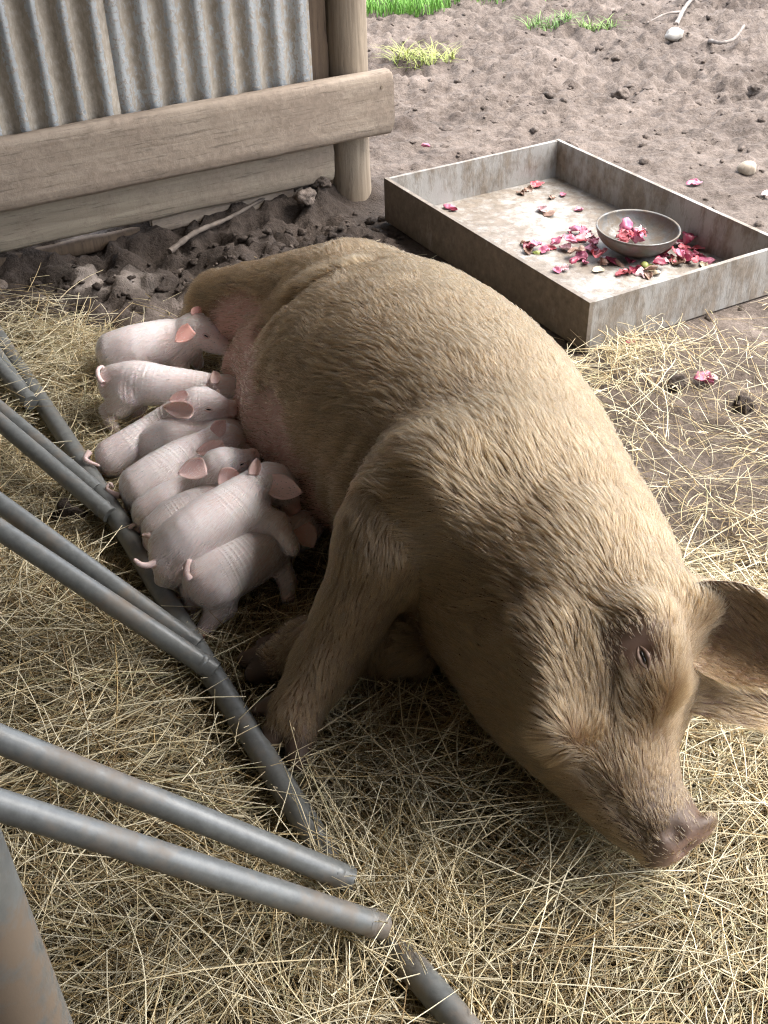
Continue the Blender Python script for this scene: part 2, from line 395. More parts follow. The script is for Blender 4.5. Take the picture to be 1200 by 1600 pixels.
def corrugated(name, s0, s1, z0, z1, off, mat, parent, pitch=.071, amp=.0085, phase=0.0, skew=0.0):
    ns = int((s1 - s0) / pitch * 14) + 2; S = np.linspace(s0, s1, ns); Zs = np.linspace(z0, z1, 40)
    wv = np.sin(2 * pi * S / pitch + phase); vs, rd = [], []
    for side in (0, 1):
        for z in Zs:
            for s, w_ in zip(S, wv):
                vs.append(wall(s + skew * (z - z0), off + amp * w_ - .0025 * side, z)); rd.append(max(0, w_))
    q = []; n = ns; nz = len(Zs); o = n * nz
    for j in range(nz - 1):
        for i in range(n - 1):
            a = j * n + i; q.append((a, a + 1, a + n + 1, a + n)); q.append((o + a, o + a + n, o + a + n + 1, o + a + 1))
    return np_mesh(name, np.array(vs), np.array(q), mat, parent, attrs={'ridge': np.array(rd)})
shed = tag(empty('animal_shed', wall(-1.2, 0)), 'open timber shed with corrugated iron wall, muddy sleeper boards and round log post', 'shed')
corrugated('corrugated_sheet', -.672, -.105, .16, 2.25, -.078, sheet_mat('spattered_iron', .80, .28, 1), shed, phase=.9)
o = corrugated('corrugated_sheet', -3.4, -.652, .207, 2.25, -.060, sheet_mat('muddy_iron', .98, .42, 2), shed, pitch=.070, amp=.0115, phase=.4)
o['label'] = 'browner, muddier iron sheet lapping over the other'
def plank(name, s0, s1, z0, z1, f, th, mat, bev=.006, noise=.0035):
    mb = MB(); n = max(2, int((s1 - s0) / .03))
    bm = mb.bm
    # a board cut along its length so its faces can be uneven
    prof = [(0, z0 + bev), (0, z1 - bev), (-bev, z1), (-th + bev, z1), (-th, z1 - bev), (-th, z0 + bev), (-th + bev, z0), (-bev, z0)]
    pr = []
    for (o1, a1), (o2, a2) in zip(prof, prof[1:] + prof[:1]):
        L = math.hypot(o2 - o1, a2 - a1); c = max(1, int(L / .02))
        for t in range(c): pr.append((o1 + (o2 - o1) * t / c, a1 + (a2 - a1) * t / c))
    rings = []
    for i in range(n + 1):
        s = s0 + (s1 - s0) * i / n; rings.append([bm.verts.new(wall(s, f + o_, z_)) for o_, z_ in pr])
    for a, b_ in zip(rings, rings[1:]):
        for k in range(len(pr)): bm.faces.new((a[k], a[(k + 1) % len(pr)], b_[(k + 1) % len(pr)], b_[k]))
    bm.faces.new(rings[0][::-1]); bm.faces.new(rings[-1])
    bmesh.ops.bevel(bm, geom=[e for e in bm.edges if len(e.link_faces) == 2 and any(len(f_.verts) > 4 for f_ in e.link_faces)], offset=bev * .8, segments=2, affect='EDGES')
    return mb.build(name, mat, shed, noise=noise, nscale=14, sharp=50)
top = plank('rail_board', -3.4, .10, .200, .372, 0, .045, M['sleeper'], bev=.010)
mb = MB(); mb.tube([wall(.062, -.002, .333), wall(.062, .0025, .333)], .0042, 10); mb.build('bolt', M['log'], top)
plank('lower_board', -3.4, -.068, .082, .196, -.050, .040, M['sleeper2'], bev=.007)
plank('kick_board', -3.4, -.63, .018, .058, -.075, .03, M['dark_timber'])
plank('kick_board', -.62, -.16, .030, .078, -.075, .03, M['sleeper'])
plank('girt', -3.4, -.02, .672, .78, -.052, .04, M['sleeper'])
plank('stud', -.135, -.050, .05, 2.2, -.095, .05, M['dark_timber'])
mb = MB(); n = 46
zs = np.linspace(-.12, 2.35, n); pts = [wall(.008 + .006 * sin(z * 1.7), -.108, z) for z in zs]; rad = .056 + .003 * np.sin(zs * 4.1) + .006 * np.exp(-np.maximum(zs, 0) * 9)
mb.tube(pts, list(rad), 40); post = mb.build('log_post', M['log'], shed, noise=.004, nscale=9, sharp=0)
# long drying cracks in the post
for ang, z0, z1 in ((1.18, .42, 1.4), (.35, .55, .95), (1.9, .5, 1.2)):
    pts = []
    for z in np.linspace(z0, z1, 24):
        a = ang + .10 * sin(z * 9) ; pts.append(wall(.008 + .006 * sin(z * 1.7) + .0560 * sin(a) * 1.0, -.108 + .0560 * cos(a), z))
    mb = MB(); mb.tube(pts, [.0008 + .0016 * sin(pi * i / 23) for i in range(24)], 6); mb.build('crack', M['dark_timber'], post)
for s_ in (-1.7, -3.3):
    mb = MB(); mb.tube([wall(s_, -.14, -.1), wall(s_, -.14, 1.2), wall(s_, -.14, 2.35)], .055, 20); mb.build('log_post', M['log'], shed)
for s_ in (-3.3, -1.2):
    mb = MB(); mb.tube([wall(s_, 3.3, -.1), wall(s_, 3.3, 2.35)], .055, 20); mb.build('log_post', M['log'], shed)
# roof sheet on two purlins
ROOF_S1 = .75; FRONT_S = -.7  # unseen roof edge and front wall end, placed by how much light they pass
for f_ in (-.105, 1.6, 3.3):
    mb = MB(); mb.box(wall((-3.5 + ROOF_S1) / 2, f_, 2.40), ROOF_S1 + 3.5, .06, .09, WW, WN); mb.build('purlin', M['dark_timber'], shed)
S = np.linspace(-3.6, ROOF_S1 + .05, 420); O = np.linspace(-.5, 3.9, 8); vs = []
for sd in (0, 1):
    for o_ in O:
        for s_ in S: vs.append(wall(s_, o_, 2.465 + .012 * sin(2 * pi * s_ / .076) + .002 * sd + .10 * max(0, 0)))
q = []
for j in range(len(O) - 1):
    for i in range(len(S) - 1):
        a = j * len(S) + i; q.append((a, a + 1, a + len(S) + 1, a + len(S))); a += len(S) * len(O); q.append((a, a + len(S), a + len(S) + 1, a + 1))
np_mesh('roof', np.array(vs), np.array(q), sheet_mat('roof_iron', .9, .3, 3), shed)

def shade_wall(name, a, b, z0, z1, mat):  # unseen iron walls added to keep light off the left and front
    L = np.linalg.norm(b - a); n = int(L / .07 * 8); u_ = (b - a) / L; nn = np.cross(u_, V(0, 0, 1)); vs = []
    for z in (z0, (z0 + z1) / 2, z1):
        for i in range(n + 1): vs.append(a + u_ * (L * i / n) + nn * (.009 * sin(2 * pi * L * i / n / .07)) + V(0, 0, z))
    q = [(j * (n + 1) + i, j * (n + 1) + i + 1, (j + 1) * (n + 1) + i + 1, (j + 1) * (n + 1) + i) for j in (0, 1) for i in range(n)]
    return np_mesh(name, np.array(vs), np.array(q), mat, shed, attrs={'ridge': np.zeros(len(vs))})
im_ = sheet_mat('shade_wall_iron', .8, .3, 4)
shade_wall('end_shade_sheet', wall(-3.42, -.1), wall(-3.42, 3.4), 0, 2.4, im_)
shade_wall('front_shade_sheet', wall(-3.4, 3.42), wall(FRONT_S, 3.42), 0, 2.4, im_)
# ------------------------------------------------------------------ feed tray, bowl and scraps
m, nt, b = mat_new('muddy_galvanised'); g = obj_co(nt)
big = noise_tex(nt, 5, 8, .65, g); fine = noise_tex(nt, 45, 7, .7, g); strk = noise_tex(nt, 30, 6, .7, mapping(nt, g, (1, 1, .35)))
zc = ramp(nt, big, [(.3, (.22, .21, .195)), (.7, (.36, .35, .33))])
md = ramp(nt, fine, [(.3, (.10, .08, .06)), (.7, (.23, .19, .15))])
f = ramp(nt, math_n(nt, 'ADD', math_n(nt, 'ADD', math_n(nt, 'MULTIPLY', big, .45), math_n(nt, 'MULTIPLY', strk, .55)), math_n(nt, 'MULTIPLY', math_n(nt, 'SUBTRACT', 1.0, attr(nt, 'dirt_shade')), .3)), [(.54, .95), (.66, .12)])
c = mix(nt, f, zc, md)
nt.links.new(c, b.inputs['Base Color']); b.inputs['Roughness'].default_value = .62; b.inputs['Metallic'].default_value = .12
bump(nt, b, math_n(nt, 'ADD', fine, math_n(nt, 'MULTIPLY', f, 1.2)), .4, .003); M['tray'] = m
TA, TB, TC = P(600, 278, .125), P(873, 217, .125), P(943, 467, .125)
TA[2] = TB[2] = TC[2] = 0; tw = nrm(TB - TA); tn = nrm(TC - TA); tn = nrm(tn - tw * (tn @ tw)); TWID = np.linalg.norm(TB - TA); TLEN = (TC - TA) @ tn
def tr(a, c, z): return TA + tw * a + tn * c + V(0, 0, z)
tray = tag(empty('feed_tray', tr(TWID / 2, TLEN / 2, 0)), 'long shallow mud-stained metal feed tray holding onion skins and a bowl', 'feed tray')
TH_ = .011; TZ = .125
def slab(name, a0, a1, c0, c1, z0, z1, dirt_shade, parent=None):
    na, nc, nz = max(2, int((a1 - a0) / .02)), max(2, int((c1 - c0) / .02)), max(2, int((z1 - z0) / .02))
    mb = MB(); bm = mb.bm
    bmesh.ops.create_cube(bm, size=1.0, matrix=Matrix.Translation((.5, .5, .5)))
    es = bm.edges[:]
    for ax, cnt in ((0, na), (1, nc), (2, nz)):
        e_ = [e for e in bm.edges if abs((e.verts[0].co - e.verts[1].co).normalized()[ax]) > .99]
        if cnt > 2: bmesh.ops.subdivide_edges(bm, edges=e_, cuts=min(cnt, 45) - 1, use_grid_fill=True)
    for v in bm.verts: v.co = tr(a0 + (a1 - a0) * v.co.x, c0 + (c1 - c0) * v.co.y, z0 + (z1 - z0) * v.co.z)
    o = mb.build(name, M['tray'], parent or tray, noise=.0012, nscale=9, sharp=30)
    at = o.data.attributes.new('dirt_shade', 'FLOAT', 'POINT'); at.data.foreach_set('value', np.full(len(o.data.vertices), dirt_shade, np.float32)); return o
slab('floor', TH_, TWID - TH_, TH_, TLEN - TH_, .006, .016, .74)
slab('side', 0, TH_, 0, TLEN, .002, TZ, 1.1); slab('side', TWID - TH_, TWID, 0, TLEN, .002, TZ, .65)  # left side's heavier mud also stands in for its shade
slab('side', TH_, TWID - TH_, 0, TH_, .002, TZ - .0015, .55); slab('side', TH_, TWID - TH_, TLEN - TH_, TLEN, .002, TZ - .0015, .6)
# bowl: a turned shell
m, nt, b = mat_new('dirty_steel'); g = obj_co(nt)
f = ramp(nt, noise_tex(nt, 22, 7, .7, g), [(.42, 0.0), (.6, 1.0)])
nt.links.new(mix(nt, f, (.15, .15, .145), (.12, .095, .07)), b.inputs['Base Color']); nt.links.new(ramp(nt, f, [(0, .65), (1, .1)]), b.inputs['Metallic'])
nt.links.new(ramp(nt, f, [(0, .42), (1, .8)]), b.inputs['Roughness']); bump(nt, b, f, .3, .002); M['bowl'] = m
def lathe(prof, n=56):
    vs = [(r_ * cos(2 * pi * k / n), r_ * sin(2 * pi * k / n), z_) for r_, z_ in prof for k in range(n)]
    q = [(i * n + k, i * n + (k + 1) % n, (i + 1) * n + (k + 1) % n, (i + 1) * n + k) for i in range(len(prof) - 1) for k in range(n)]
    return np.array(vs), np.array(q)
RB = .107; HB = .062
outp = [(.001, 0)] + [(RB * sin(t) ** .8, HB * (1 - cos(t) ** 1.15)) for t in np.linspace(.28, pi / 2, 14)]
inp = [(max(r_ - .0035, .001), z_ + .004 * (1 - i / 14)) for i, (r_, z_) in enumerate(outp)][::-1]
prof = outp + [(RB + .002, HB + .001), (RB + .0015, HB + .004), (RB - .003, HB + .003)] + inp
v_, q_ = lathe(prof); v_ = v_ * V(1.0, .97, 1) ; 
bc = P(995, 358, .016 + HB); bc[2] = .0175
tilt = np.array(Matrix.Rotation(radians(3), 3, 'X') @ Matrix.Rotation(radians(2), 3, 'Y')); v_ = v_ @ tilt.T
ob = np_mesh('steel_bowl', v_ + bc + V(0, 0, .003), q_[:, ::-1], M['bowl']); tag(ob, 'round dull steel bowl with pink onion skins, sitting in the feed tray', 'bowl')

def skin_mat(name, a_, b_, rough=.5):
    m, nt, b = mat_new(name); g = obj_co(nt); n_ = noise_tex(nt, 60, 5, .6, mapping(nt, g, (1, .25, 1)))
    nt.links.new(ramp(nt, n_, [(.3, a_), (.7, b_)]), b.inputs['Base Color']); b.inputs['Roughness'].default_value = rough
    bump(nt, b, n_, .3, .002); return m
SK = {'magenta': skin_mat('onion_magenta', (.30, .045, .11), (.52, .20, .27)), 'dark': skin_mat('onion_dark', (.13, .012, .03), (.32, .05, .09), .4),
      'red': skin_mat('onion_red', (.42, .04, .06), (.60, .20, .22)), 'pale': skin_mat('onion_pale', (.55, .34, .38), (.70, .55, .55)),
      'husk': skin_mat('onion_husk', (.42, .33, .22), (.62, .54, .42)), 'green': skin_mat('onion_green', (.16, .20, .04), (.34, .36, .12)), 'brown': skin_mat('onion_brown', (.16, .09, .06), (.34, .22, .17))}
def petal_mesh(seed, crumple=.25, open_=.8):
    r = np.random.default_rng(seed); n, mm = 10, 8; g = []; asp = .55 + .4 * r.random()
    for sd in (0, 1):
        for i in range(n + 1):
            s = i / n; w = asp * (sin(pi * (s * .93 + .035)) ** .7) * .5
            for j in range(mm + 1):
                t = 2 * j / mm - 1; x = (s - .5); y = w * t
                z = open_ * .42 * (t * t * w * 1.6 + (x * 1.5) ** 2 * .35)
                g.append((x, y, z - .012 * sd))
    g = np.array(g); k = len(g) // 2; d = (np.stack([fbm(g[:k] * 3.5 + r.random(3) * 30 + 9 * c, 3) for c in range(3)], 1) - .5) * crumple * 2; g[:k] += d; g[k:] += d
    q = []; R_ = mm + 1
    for i in range(n):
        for j in range(mm):
            a = i * R_ + j; q.append((a, a + R_, a + R_ + 1, a + 1)); q.append((k + a, k + a + 1, k + a + R_ + 1, k + a + R_))
    for i in range(n):
        a = i * R_; q.append((a, k + a, k + a + R_, a + R_)); a += mm; q.append((a, a + R_, k + a + R_, k + a))
    for j in range(mm): q.append((j, j + 1, k + j + 1, k + j)); a = n * R_ + j; q.append((a, k + a, k + a + 1, a + 1))
    return g, np.array(q)
pr_ = np.random.default_rng(77)
def skin(u, v, z, size, kind, label, group, name='onion_skin', crumple=None, lift=.3):
    p = P(u, v, z); g, q = petal_mesh(int(pr_.integers(1e6)), crumple if crumple is not None else .12 + .25 * pr_.random(), .5 + .9 * pr_.random())
    e = Matrix.Rotation(pr_.random() * 6.28, 3, 'Z') @ Matrix.Rotation((pr_.random() - .5) * lift * 2, 3, 'X') @ Matrix.Rotation((pr_.random() - .5) * lift * 2, 3, 'Y')
    if pr_.random() < .4: g = g * V(1, 1, -1); q = q[:, ::-1]
    g = (g * size) @ np.array(e).T; g[:, 2] -= np.percentile(g[:, 2], 4)
    return tag(np_mesh(name, g + p, q, SK[kind]), label, 'onion skin', group)
LFT = [(898, 360), (912, 366), (905, 375), (922, 372), (892, 370), (930, 380), (900, 396), (908, 404), (925, 392), (937, 400), (948, 406), (828, 388), (838, 384), (820, 383), (850, 394), (872, 380), (860, 388), (884, 391), (895, 409), (913, 413), (826, 394), (890, 380)]
for i, (u, v) in enumerate(LFT):
    skin(u, v, .017 + .012 * (i % 3 == 0), .030 + .016 * pr_.random(), ('magenta', 'magenta', 'red', 'pale', 'dark', 'magenta', 'brown')[i % 7], 'curled pink onion skin in the heap left of the steel bowl', 'onion skins heaped left of the bowl')
RGT = [(1076, 376), (1068, 390), (1082, 398), (1062, 399), (1050, 408), (1040, 410), (1030, 414), (1060, 413), (1072, 408), (1086, 408), (1095, 402), (1104, 408), (1046, 395), (1054, 384), (1036, 402), (1018, 422), (1066, 380), (1090, 390)]
for i, (u, v) in enumerate(RGT):
    skin(u, v, .017 + .012 * (i % 3 == 0), .030 + .016 * pr_.random(), ('dark', 'red', 'dark', 'magenta', 'red', 'pale', 'dark', 'brown')[i % 8], 'dark red onion skin in the heap right of the steel bowl', 'onion skins heaped right of the bowl')
FRT = [(980, 428, 'red'), (972, 430, 'red'), (992, 424, 'dark'), (1003, 430, 'pale'), (956, 412, 'dark'), (968, 414, 'brown'), (942, 412, 'brown'), (985, 412, 'dark'), (1012, 432, 'brown'), (1022, 428, 'husk')]
for u, v, kd in FRT: skin(u, v, .017, .036, kd, 'onion skin lying on the tray floor just in front of the steel bowl', 'onion skins in front of the bowl')
for u, v, kd in [(972, 374, 'red'), (984, 369, 'magenta'), (996, 370, 'red'), (1003, 366, 'pale'), (990, 377, 'magenta'), (978, 378, 'red')]:
    skin(u, v, .050, .046, kd, 'crumpled pink onion skin inside the steel bowl', 'onion skins inside the bowl', crumple=.5, lift=.6)
for u, v, kd, s_, lb in [(858, 336, 'brown', .04, 'brownish onion skin flat on the tray floor behind the pink heap'), (848, 330, 'pale', .04, 'pale lilac onion skin on the middle of the tray floor'), (905, 329, 'magenta', .028, 'small magenta onion skin alone beside the bowl rim'),
    (880, 306, 'magenta', .030, 'bright pink onion skin near the far corner of the tray'), (838, 291, 'red', .045, 'broad red onion skin in the far corner of the tray'), (826, 297, 'brown', .035, 'faded onion skin at the foot of the far tray side'), (702, 325, 'magenta', .036, 'pink onion skin against the left tray side'),
    (708, 329, 'dark', .026, 'dark onion scrap beside the pink skin at the left tray side'), (815, 303, 'brown', .03, 'withered onion skin on the tray floor near the far side'), (882, 422, 'pale', .03, 'pale onion skin close to the near left tray side'), (870, 424, 'magenta', .028, 'small pink onion skin close to the near left tray side'),
    (934, 424, 'husk', .034, 'cream papery husk on the tray floor near the front corner'), (1100, 416, 'husk', .032, 'cream papery husk against the right tray side'), (862, 310, 'brown', .022, 'small dark scrap on the far tray floor'), (900, 355, 'husk', .03, 'tan husk beside the pink heap in the tray'), (838, 396, 'green', .022, 'yellow-green scrap at the edge of the pink heap in the tray')]:
    skin(u, v, .017, s_, kd, lb, None)
for u, v, kd, s_, lb in [(665, 230, 'magenta', .030, 'pink onion piece on the mud behind the tray'), (1085, 288, 'magenta', .040, 'pink onion skin on the mud beyond the right tray side'), (1100, 598, 'magenta', .040, 'pink and white onion skin on the mud at the right beside the hay'), (1196, 306, 'pale', .03, 'pale pink scrap on the mud at the right edge'), (985, 536, 'red', .022, 'small red onion scrap at the foot of the near tray corner'), (1113, 592, 'pale', .026, 'white onion skin curl beside the pink one on the right mud')]:
    p = P(u, v); skin(u, v, float(gz(p[0], p[1])) + .003, s_, kd, lb, None)
# sprouting green bulb bits
def blob(name, p, rad, mat, seed, label, cat, group=None, squash=(1, 1, .8), amp=.35, res=3, damp=0.0):
    bm = bmesh.new(); bmesh.ops.create_icosphere(bm, subdivisions=res, radius=1.0); v_ = np.array([x.co[:] for x in bm.verts]); f_ = np.array([[x.index for x in f.verts] for f in bm.faces]); bm.free()
    v_ = v_ * (1 + amp * 2 * (fbm(v_ * 1.4 + seed * 3.7, 4) - .5))[:, None] * rad * np.array(squash); a = seed * 1.3
    v_ = np.stack([v_[:, 0] * cos(a) - v_[:, 1] * sin(a), v_[:, 0] * sin(a) + v_[:, 1] * cos(a), v_[:, 2]], 1)
    return tag(np_mesh(name, v_ + p, f_, mat, attrs={'damp': np.full(len(v_), damp)}), label, cat, group)
blob('onion_bulb', P(1007, 415, .026), .012, SK['green'], 1, 'green onion bulb under the front of the steel bowl', 'onion', squash=(1, .9, .85), amp=.1)
blob('onion_bulb', P(1018, 417, .024), .009, SK['green'], 2, 'smaller green bulb touching the larger one by the steel bowl', 'onion', squash=(1.2, .8, .8), amp=.1)
m, nt, b = mat_new('pale_stone'); g = obj_co(nt); nt.links.new(ramp(nt, noise_tex(nt, 30, 6, .6, g), [(.35, (.17, .135, .10)), (.65, (.33, .28, .22))]), b.inputs['Base Color']); b.inputs['Roughness'].default_value = .9; M['stone'] = m
m, nt, b = mat_new('white_stone'); b.inputs['Base Color'].default_value = (.36, .335, .30, 1); g = obj_co(nt); bump(nt, b, noise_tex(nt, 40, 6, .6, g), .4, .004); M['white'] = m
p = P(1166, 272); blob('stone', V(p[0], p[1], .018), .026, M['stone'], 4, 'round tan stone on the mud beyond the right tray side', 'stone', squash=(1, 1.2, .8), amp=.25)
p = P(1052, 62); blob('stone', V(p[0] - .01, p[1] - .03, .025), .038, M['white'], 5, 'pale block of stone at the foot of the bleached branch', 'stone', squash=(1.05, .7, .7), amp=.6)
for i, (u, v, s_, lb) in enumerate([(480, 345, .026, 'pinkish dried clod against the foot of the log post'), (463, 330, .02, 'dark clod left of the pinkish one below the boards'), (505, 330, .022, 'crumbly clod between log post and lower board'), (970, 150, .03, 'angular mud clod standing out of the open yard'),
        (1182, 150, .03, 'grey mud clod at the right edge of the yard'), (1055, 605, .022, 'dark damp clod in the thin hay at the right'), (1160, 640, .02, 'low dark clod in the thin hay by the right edge'), (107, 815, .026, 'earth clod showing through hay between the gate bars')]):
    p = P(u, v); blob('mud_clod', V(p[0], p[1], float(gz(p[0], p[1], False)) + s_ * .35), s_, m_mud, 10 + i, lb, 'clod', amp=.8, squash=(1.1, .9, .8), res=4, damp=.0 if i in (0, 3, 4) else .7)
m, nt, b = mat_new('bleached_stick'); g = obj_co(nt); nt.links.new(ramp(nt, noise_tex(nt, 25, 6, .6, g), [(.35, (.12, .10, .085)), (.65, (.26, .225, .20))]), b.inputs['Base Color']); b.inputs['Roughness'].default_value = .85; M['stick'] = m
m, nt, b = mat_new('muddy_stick'); g = obj_co(nt); nt.links.new(ramp(nt, noise_tex(nt, 40, 6, .6, g), [(.35, (.065, .05, .04)), (.65, (.13, .105, .085))]), b.inputs['Base Color']); b.inputs['Roughness'].default_value = .85; M['stick2'] = m
def stick(px, rad, label, mat, z=.02, forks=()):
    mb = MB(); pt = catmull([P(u, v) + V(0, 0, z + dz) for u, v, dz in px], 26); k = len(pt)
    mb.tube(pt, list(np.linspace(rad, rad * .55, k) * (1 + .15 * np.sin(np.arange(k) * 1.9))), 10)
    for f_ in forks: mb.tube(catmull([P(u, v) + V(0, 0, z + dz) for u, v, dz in f_], 12), list(np.linspace(rad * .7, rad * .3, 12)), 8)
    return tag(mb.build('branch', mat, noise=.002, nscale=40), label, 'branch')
stick([(1055, 50, .01), (1068, 30, .03), (1085, 13, .03), (1103, 10, .02)], .010, 'bleached forked branch lying at the top of the yard', M['stick'], forks=[[(1066, 34, .02), (1040, 40, .03), (1010, 47, .01)]])
stick([(1107, 76, .01), (1125, 83, .02), (1145, 80, .03), (1158, 68, .05)], .009, 'short bleached branch with an upturned end near the right edge', M['stick'])
stick([(268, 412, .0), (310, 390, .015), (360, 368, .015), (416, 344, .03)], .008, 'thin muddy branch lying below the shed boards', M['stick2'], z=.035)

# ------------------------------------------------------------------ grass
m, nt, b = mat_new('grass'); nt.links.new(mix(nt, 1.0, attr(nt, 'tint', 'Color'), (1, 1, 1), 'MULTIPLY'), b.inputs['Base Color']); b.inputs['Roughness'].default_value = .6; M['grass'] = m
def blades(name, base, h, seed, spread=.5, cols=((.09, .24, .03), (.20, .40, .07)), width=.004):
    r = np.random.default_rng(seed); n = len(base); a = r.random(n) * 6.28; ln = h * (.5 + .8 * r.random(n)); be = spread * (.3 + r.random(n))
    dx, dy = np.cos(a), np.sin(a); vs, cs = [], []; c0, c1 = map(np.array, cols); cc = c0 + (c1 - c0) * r.random(n)[:, None]
    for i, s in enumerate((0, .35, .7, 1.0)):
        w = width * (1 - s ** 2) + .0004; px = base + np.stack([dx * be * ln * s * s, dy * be * ln * s * s, ln * s * (1 - .25 * s * be)], 1); sd = np.stack([-dy, dx, 0 * dx], 1) * w / 2 
        vs += [px - sd, px + sd]; cs += [cc, cc]
    vs = np.stack(vs, 1).reshape(-1, 3); cs = np.stack(cs, 1).reshape(-1, 3); o = np.arange(n)[:, None] * 8
    q = np.concatenate([o + np.array([[0, 1, 3, 2]]), o + np.array([[2, 3, 5, 4]]), o + np.array([[4, 5, 7, 6]])], 0)
    return np_mesh(name, vs, q, M['grass'], colors=cs)
r = np.random.default_rng(9); n = 42000
gx_ = -1.2 + 4.5 * r.random(n) ** 1.0; gy_ = 5.35 + 4.0 * r.random(n) ** 1.7
e_ = 5.32 + .28 * sstep(.1, .6, gx_) + .5 * sstep(.75, 1.2, gx_) + .25 * (fbm(np.stack([gx_ * 5, gy_ * 5, 0 * gx_], 1), 3) - .5) * 2
kp = gy_ > e_; gx_, gy_ = gx_[kp], gy_[kp]
tag(blades('grass', np.stack([gx_, gy_, gz(gx_, gy_) - .005], 1), .09, 2), 'bright green grass growing at the far edge of the mud', 'grass', kind='stuff')
for i, (u, v, rr, n, lb, hh, cols) in enumerate([(660, 100, .13, 170, 'yellow-green grass tuft behind the boards and post', .075, ((.16, .22, .04), (.36, .36, .10))), (858, 42, .10, 130, 'low green grass tuft in the middle of the far mud', .05, ((.08, .18, .03), (.16, .28, .06))), (932, 46, .09, 90, 'thin grass tuft beside the low one on far mud', .06, ((.09, .18, .03), (.2, .3, .07)))]):
    c = P(u, v); a = r.random(n) * 6.28; q = rr * np.sqrt(r.random(n)); bx, by = c[0] + q * np.cos(a), c[1] + q * np.sin(a) * .7
    tag(blades('grass_tuft', np.stack([bx, by, gz(bx, by) - .003], 1), hh, 30 + i, 1.6, cols), lb, 'grass tuft')

# ------------------------------------------------------------------ pipe gate
m, nt, b = mat_new('galvanised_pipe'); g = obj_co(nt)
n1 = noise_tex(nt, 9, 8, .65, g); n2 = noise_tex(nt, 70, 6, .7, g); n3 = noise_tex(nt, 3, 4, .5, g)
c = ramp(nt, n2, [(.3, (.125, .130, .126)), (.7, (.20, .207, .200))])
rf = ramp(nt, math_n(nt, 'ADD', math_n(nt, 'MULTIPLY', n1, .8), math_n(nt, 'MULTIPLY', n2, .2)), [(.50, 0.0), (.63, .75)])
nt.links.new(mix(nt, rf, c, (.20, .15, .105)), b.inputs['Base Color']); b.inputs['Metallic'].default_value = .15
nt.links.new(ramp(nt, rf, [(0, .38), (1, .8)]), b.inputs['Roughness']); bump(nt, b, noise_tex(nt, 160, 4, .6, g), .12, .001); M['pipe'] = m
m2 = m.copy(); m2.name = 'rusty_pipe'; M['rusty'] = m2
for nd in m2.node_tree.nodes:
    if nd.type == 'VALTORGB' and len(nd.color_ramp.elements) == 2 and abs(nd.color_ramp.elements[0].position - .50) < .01: nd.color_ramp.elements[0].position = .43; nd.color_ramp.elements[1].position = .51; nd.color_ramp.elements[1].color = (.95, .95, .95, 1)
RZ = .042
RL = [P(u, v, RZ) for u, v in ((-260, 130), (-90, 392), (0, 530), (158, 770), (303, 1008), (400, 1162), (490, 1302), (578, 1418), (662, 1528), (730, 1612), (830, 1735))]
r0, r1 = P(158, 770, RZ), P(720, 1600, RZ); rd = nrm(r1 - r0)
def rail_at(u, v):
    p = P(u, v, RZ); return r0 + rd * ((p - r0) @ rd)
gate = tag(empty('pipe_gate', r0), 'galvanised pipe gate lying slanted along the hay, with paired bars', 'gate')
# bottom rail: straight, dipping into the hay for a stretch
ts = np.linspace(-.85, 1.35, 60); tb = P(572, 1410, RZ)
mb = MB(); mb.tube([c_ + V(0, 0, -.020 * math.exp(-(np.linalg.norm(c_ - tb) / .10) ** 2)) for c_ in catmull(RL, 90)], .0178, 24); mb.build('bottom_rail', M['pipe'], gate)
pn = nrm(np.cross(rd, nrm(V(-.81, .03, .585))))                      # the slanted plane of the bars
def on_plane(u, v):
    o = V(0, 0, CAM_H); d = R3 @ np.array([(u - 600) / FPX, -(v - 800) / FPX, -1.0]); return o + d * (((r0 - o) @ pn) / (d @ pn))
for (u0, v0, u1, v1) in [(42, 622, 0, 575), (30, 605, 0, 562), (160, 795, 0, 660), (140, 757, 0, 640), (318, 1038, 0, 828), (292, 998, 0, 787), (525, 1365, 0, 1155), (578, 1442, 0, 1258)]:
    a = on_plane(u0, v0); e = on_plane(u1, v1); d = nrm(e - a); mb = MB()
    L = min(1.05, (.80 - a[2]) / d[2]); mb.tube([a - d * .020, a + d * .02, a + d * L * .5, a + d * L], .0155, 22); ob = mb.build('bar', M['pipe'], gate)
    mb = MB(); mb.tube([a - d * .004, a, a + d * .006], [.0157, .0168, .0157], 18); mb.build('weld', M['pipe'], ob, noise=.003, nscale=160)
ptop = on_plane(-60, 1000)
# near upright post
c = V(-.253, .374, 0); mb = MB(); mb.tube([V(c[0], c[1], -.1), V(c[0], c[1], .4), V(c[0], c[1], .86)], .034, 28)
pp = mb.build('pipe_post', M['rusty']); tag(pp, 'thick rusty upright pipe post in the near corner below the gate bars', 'post')
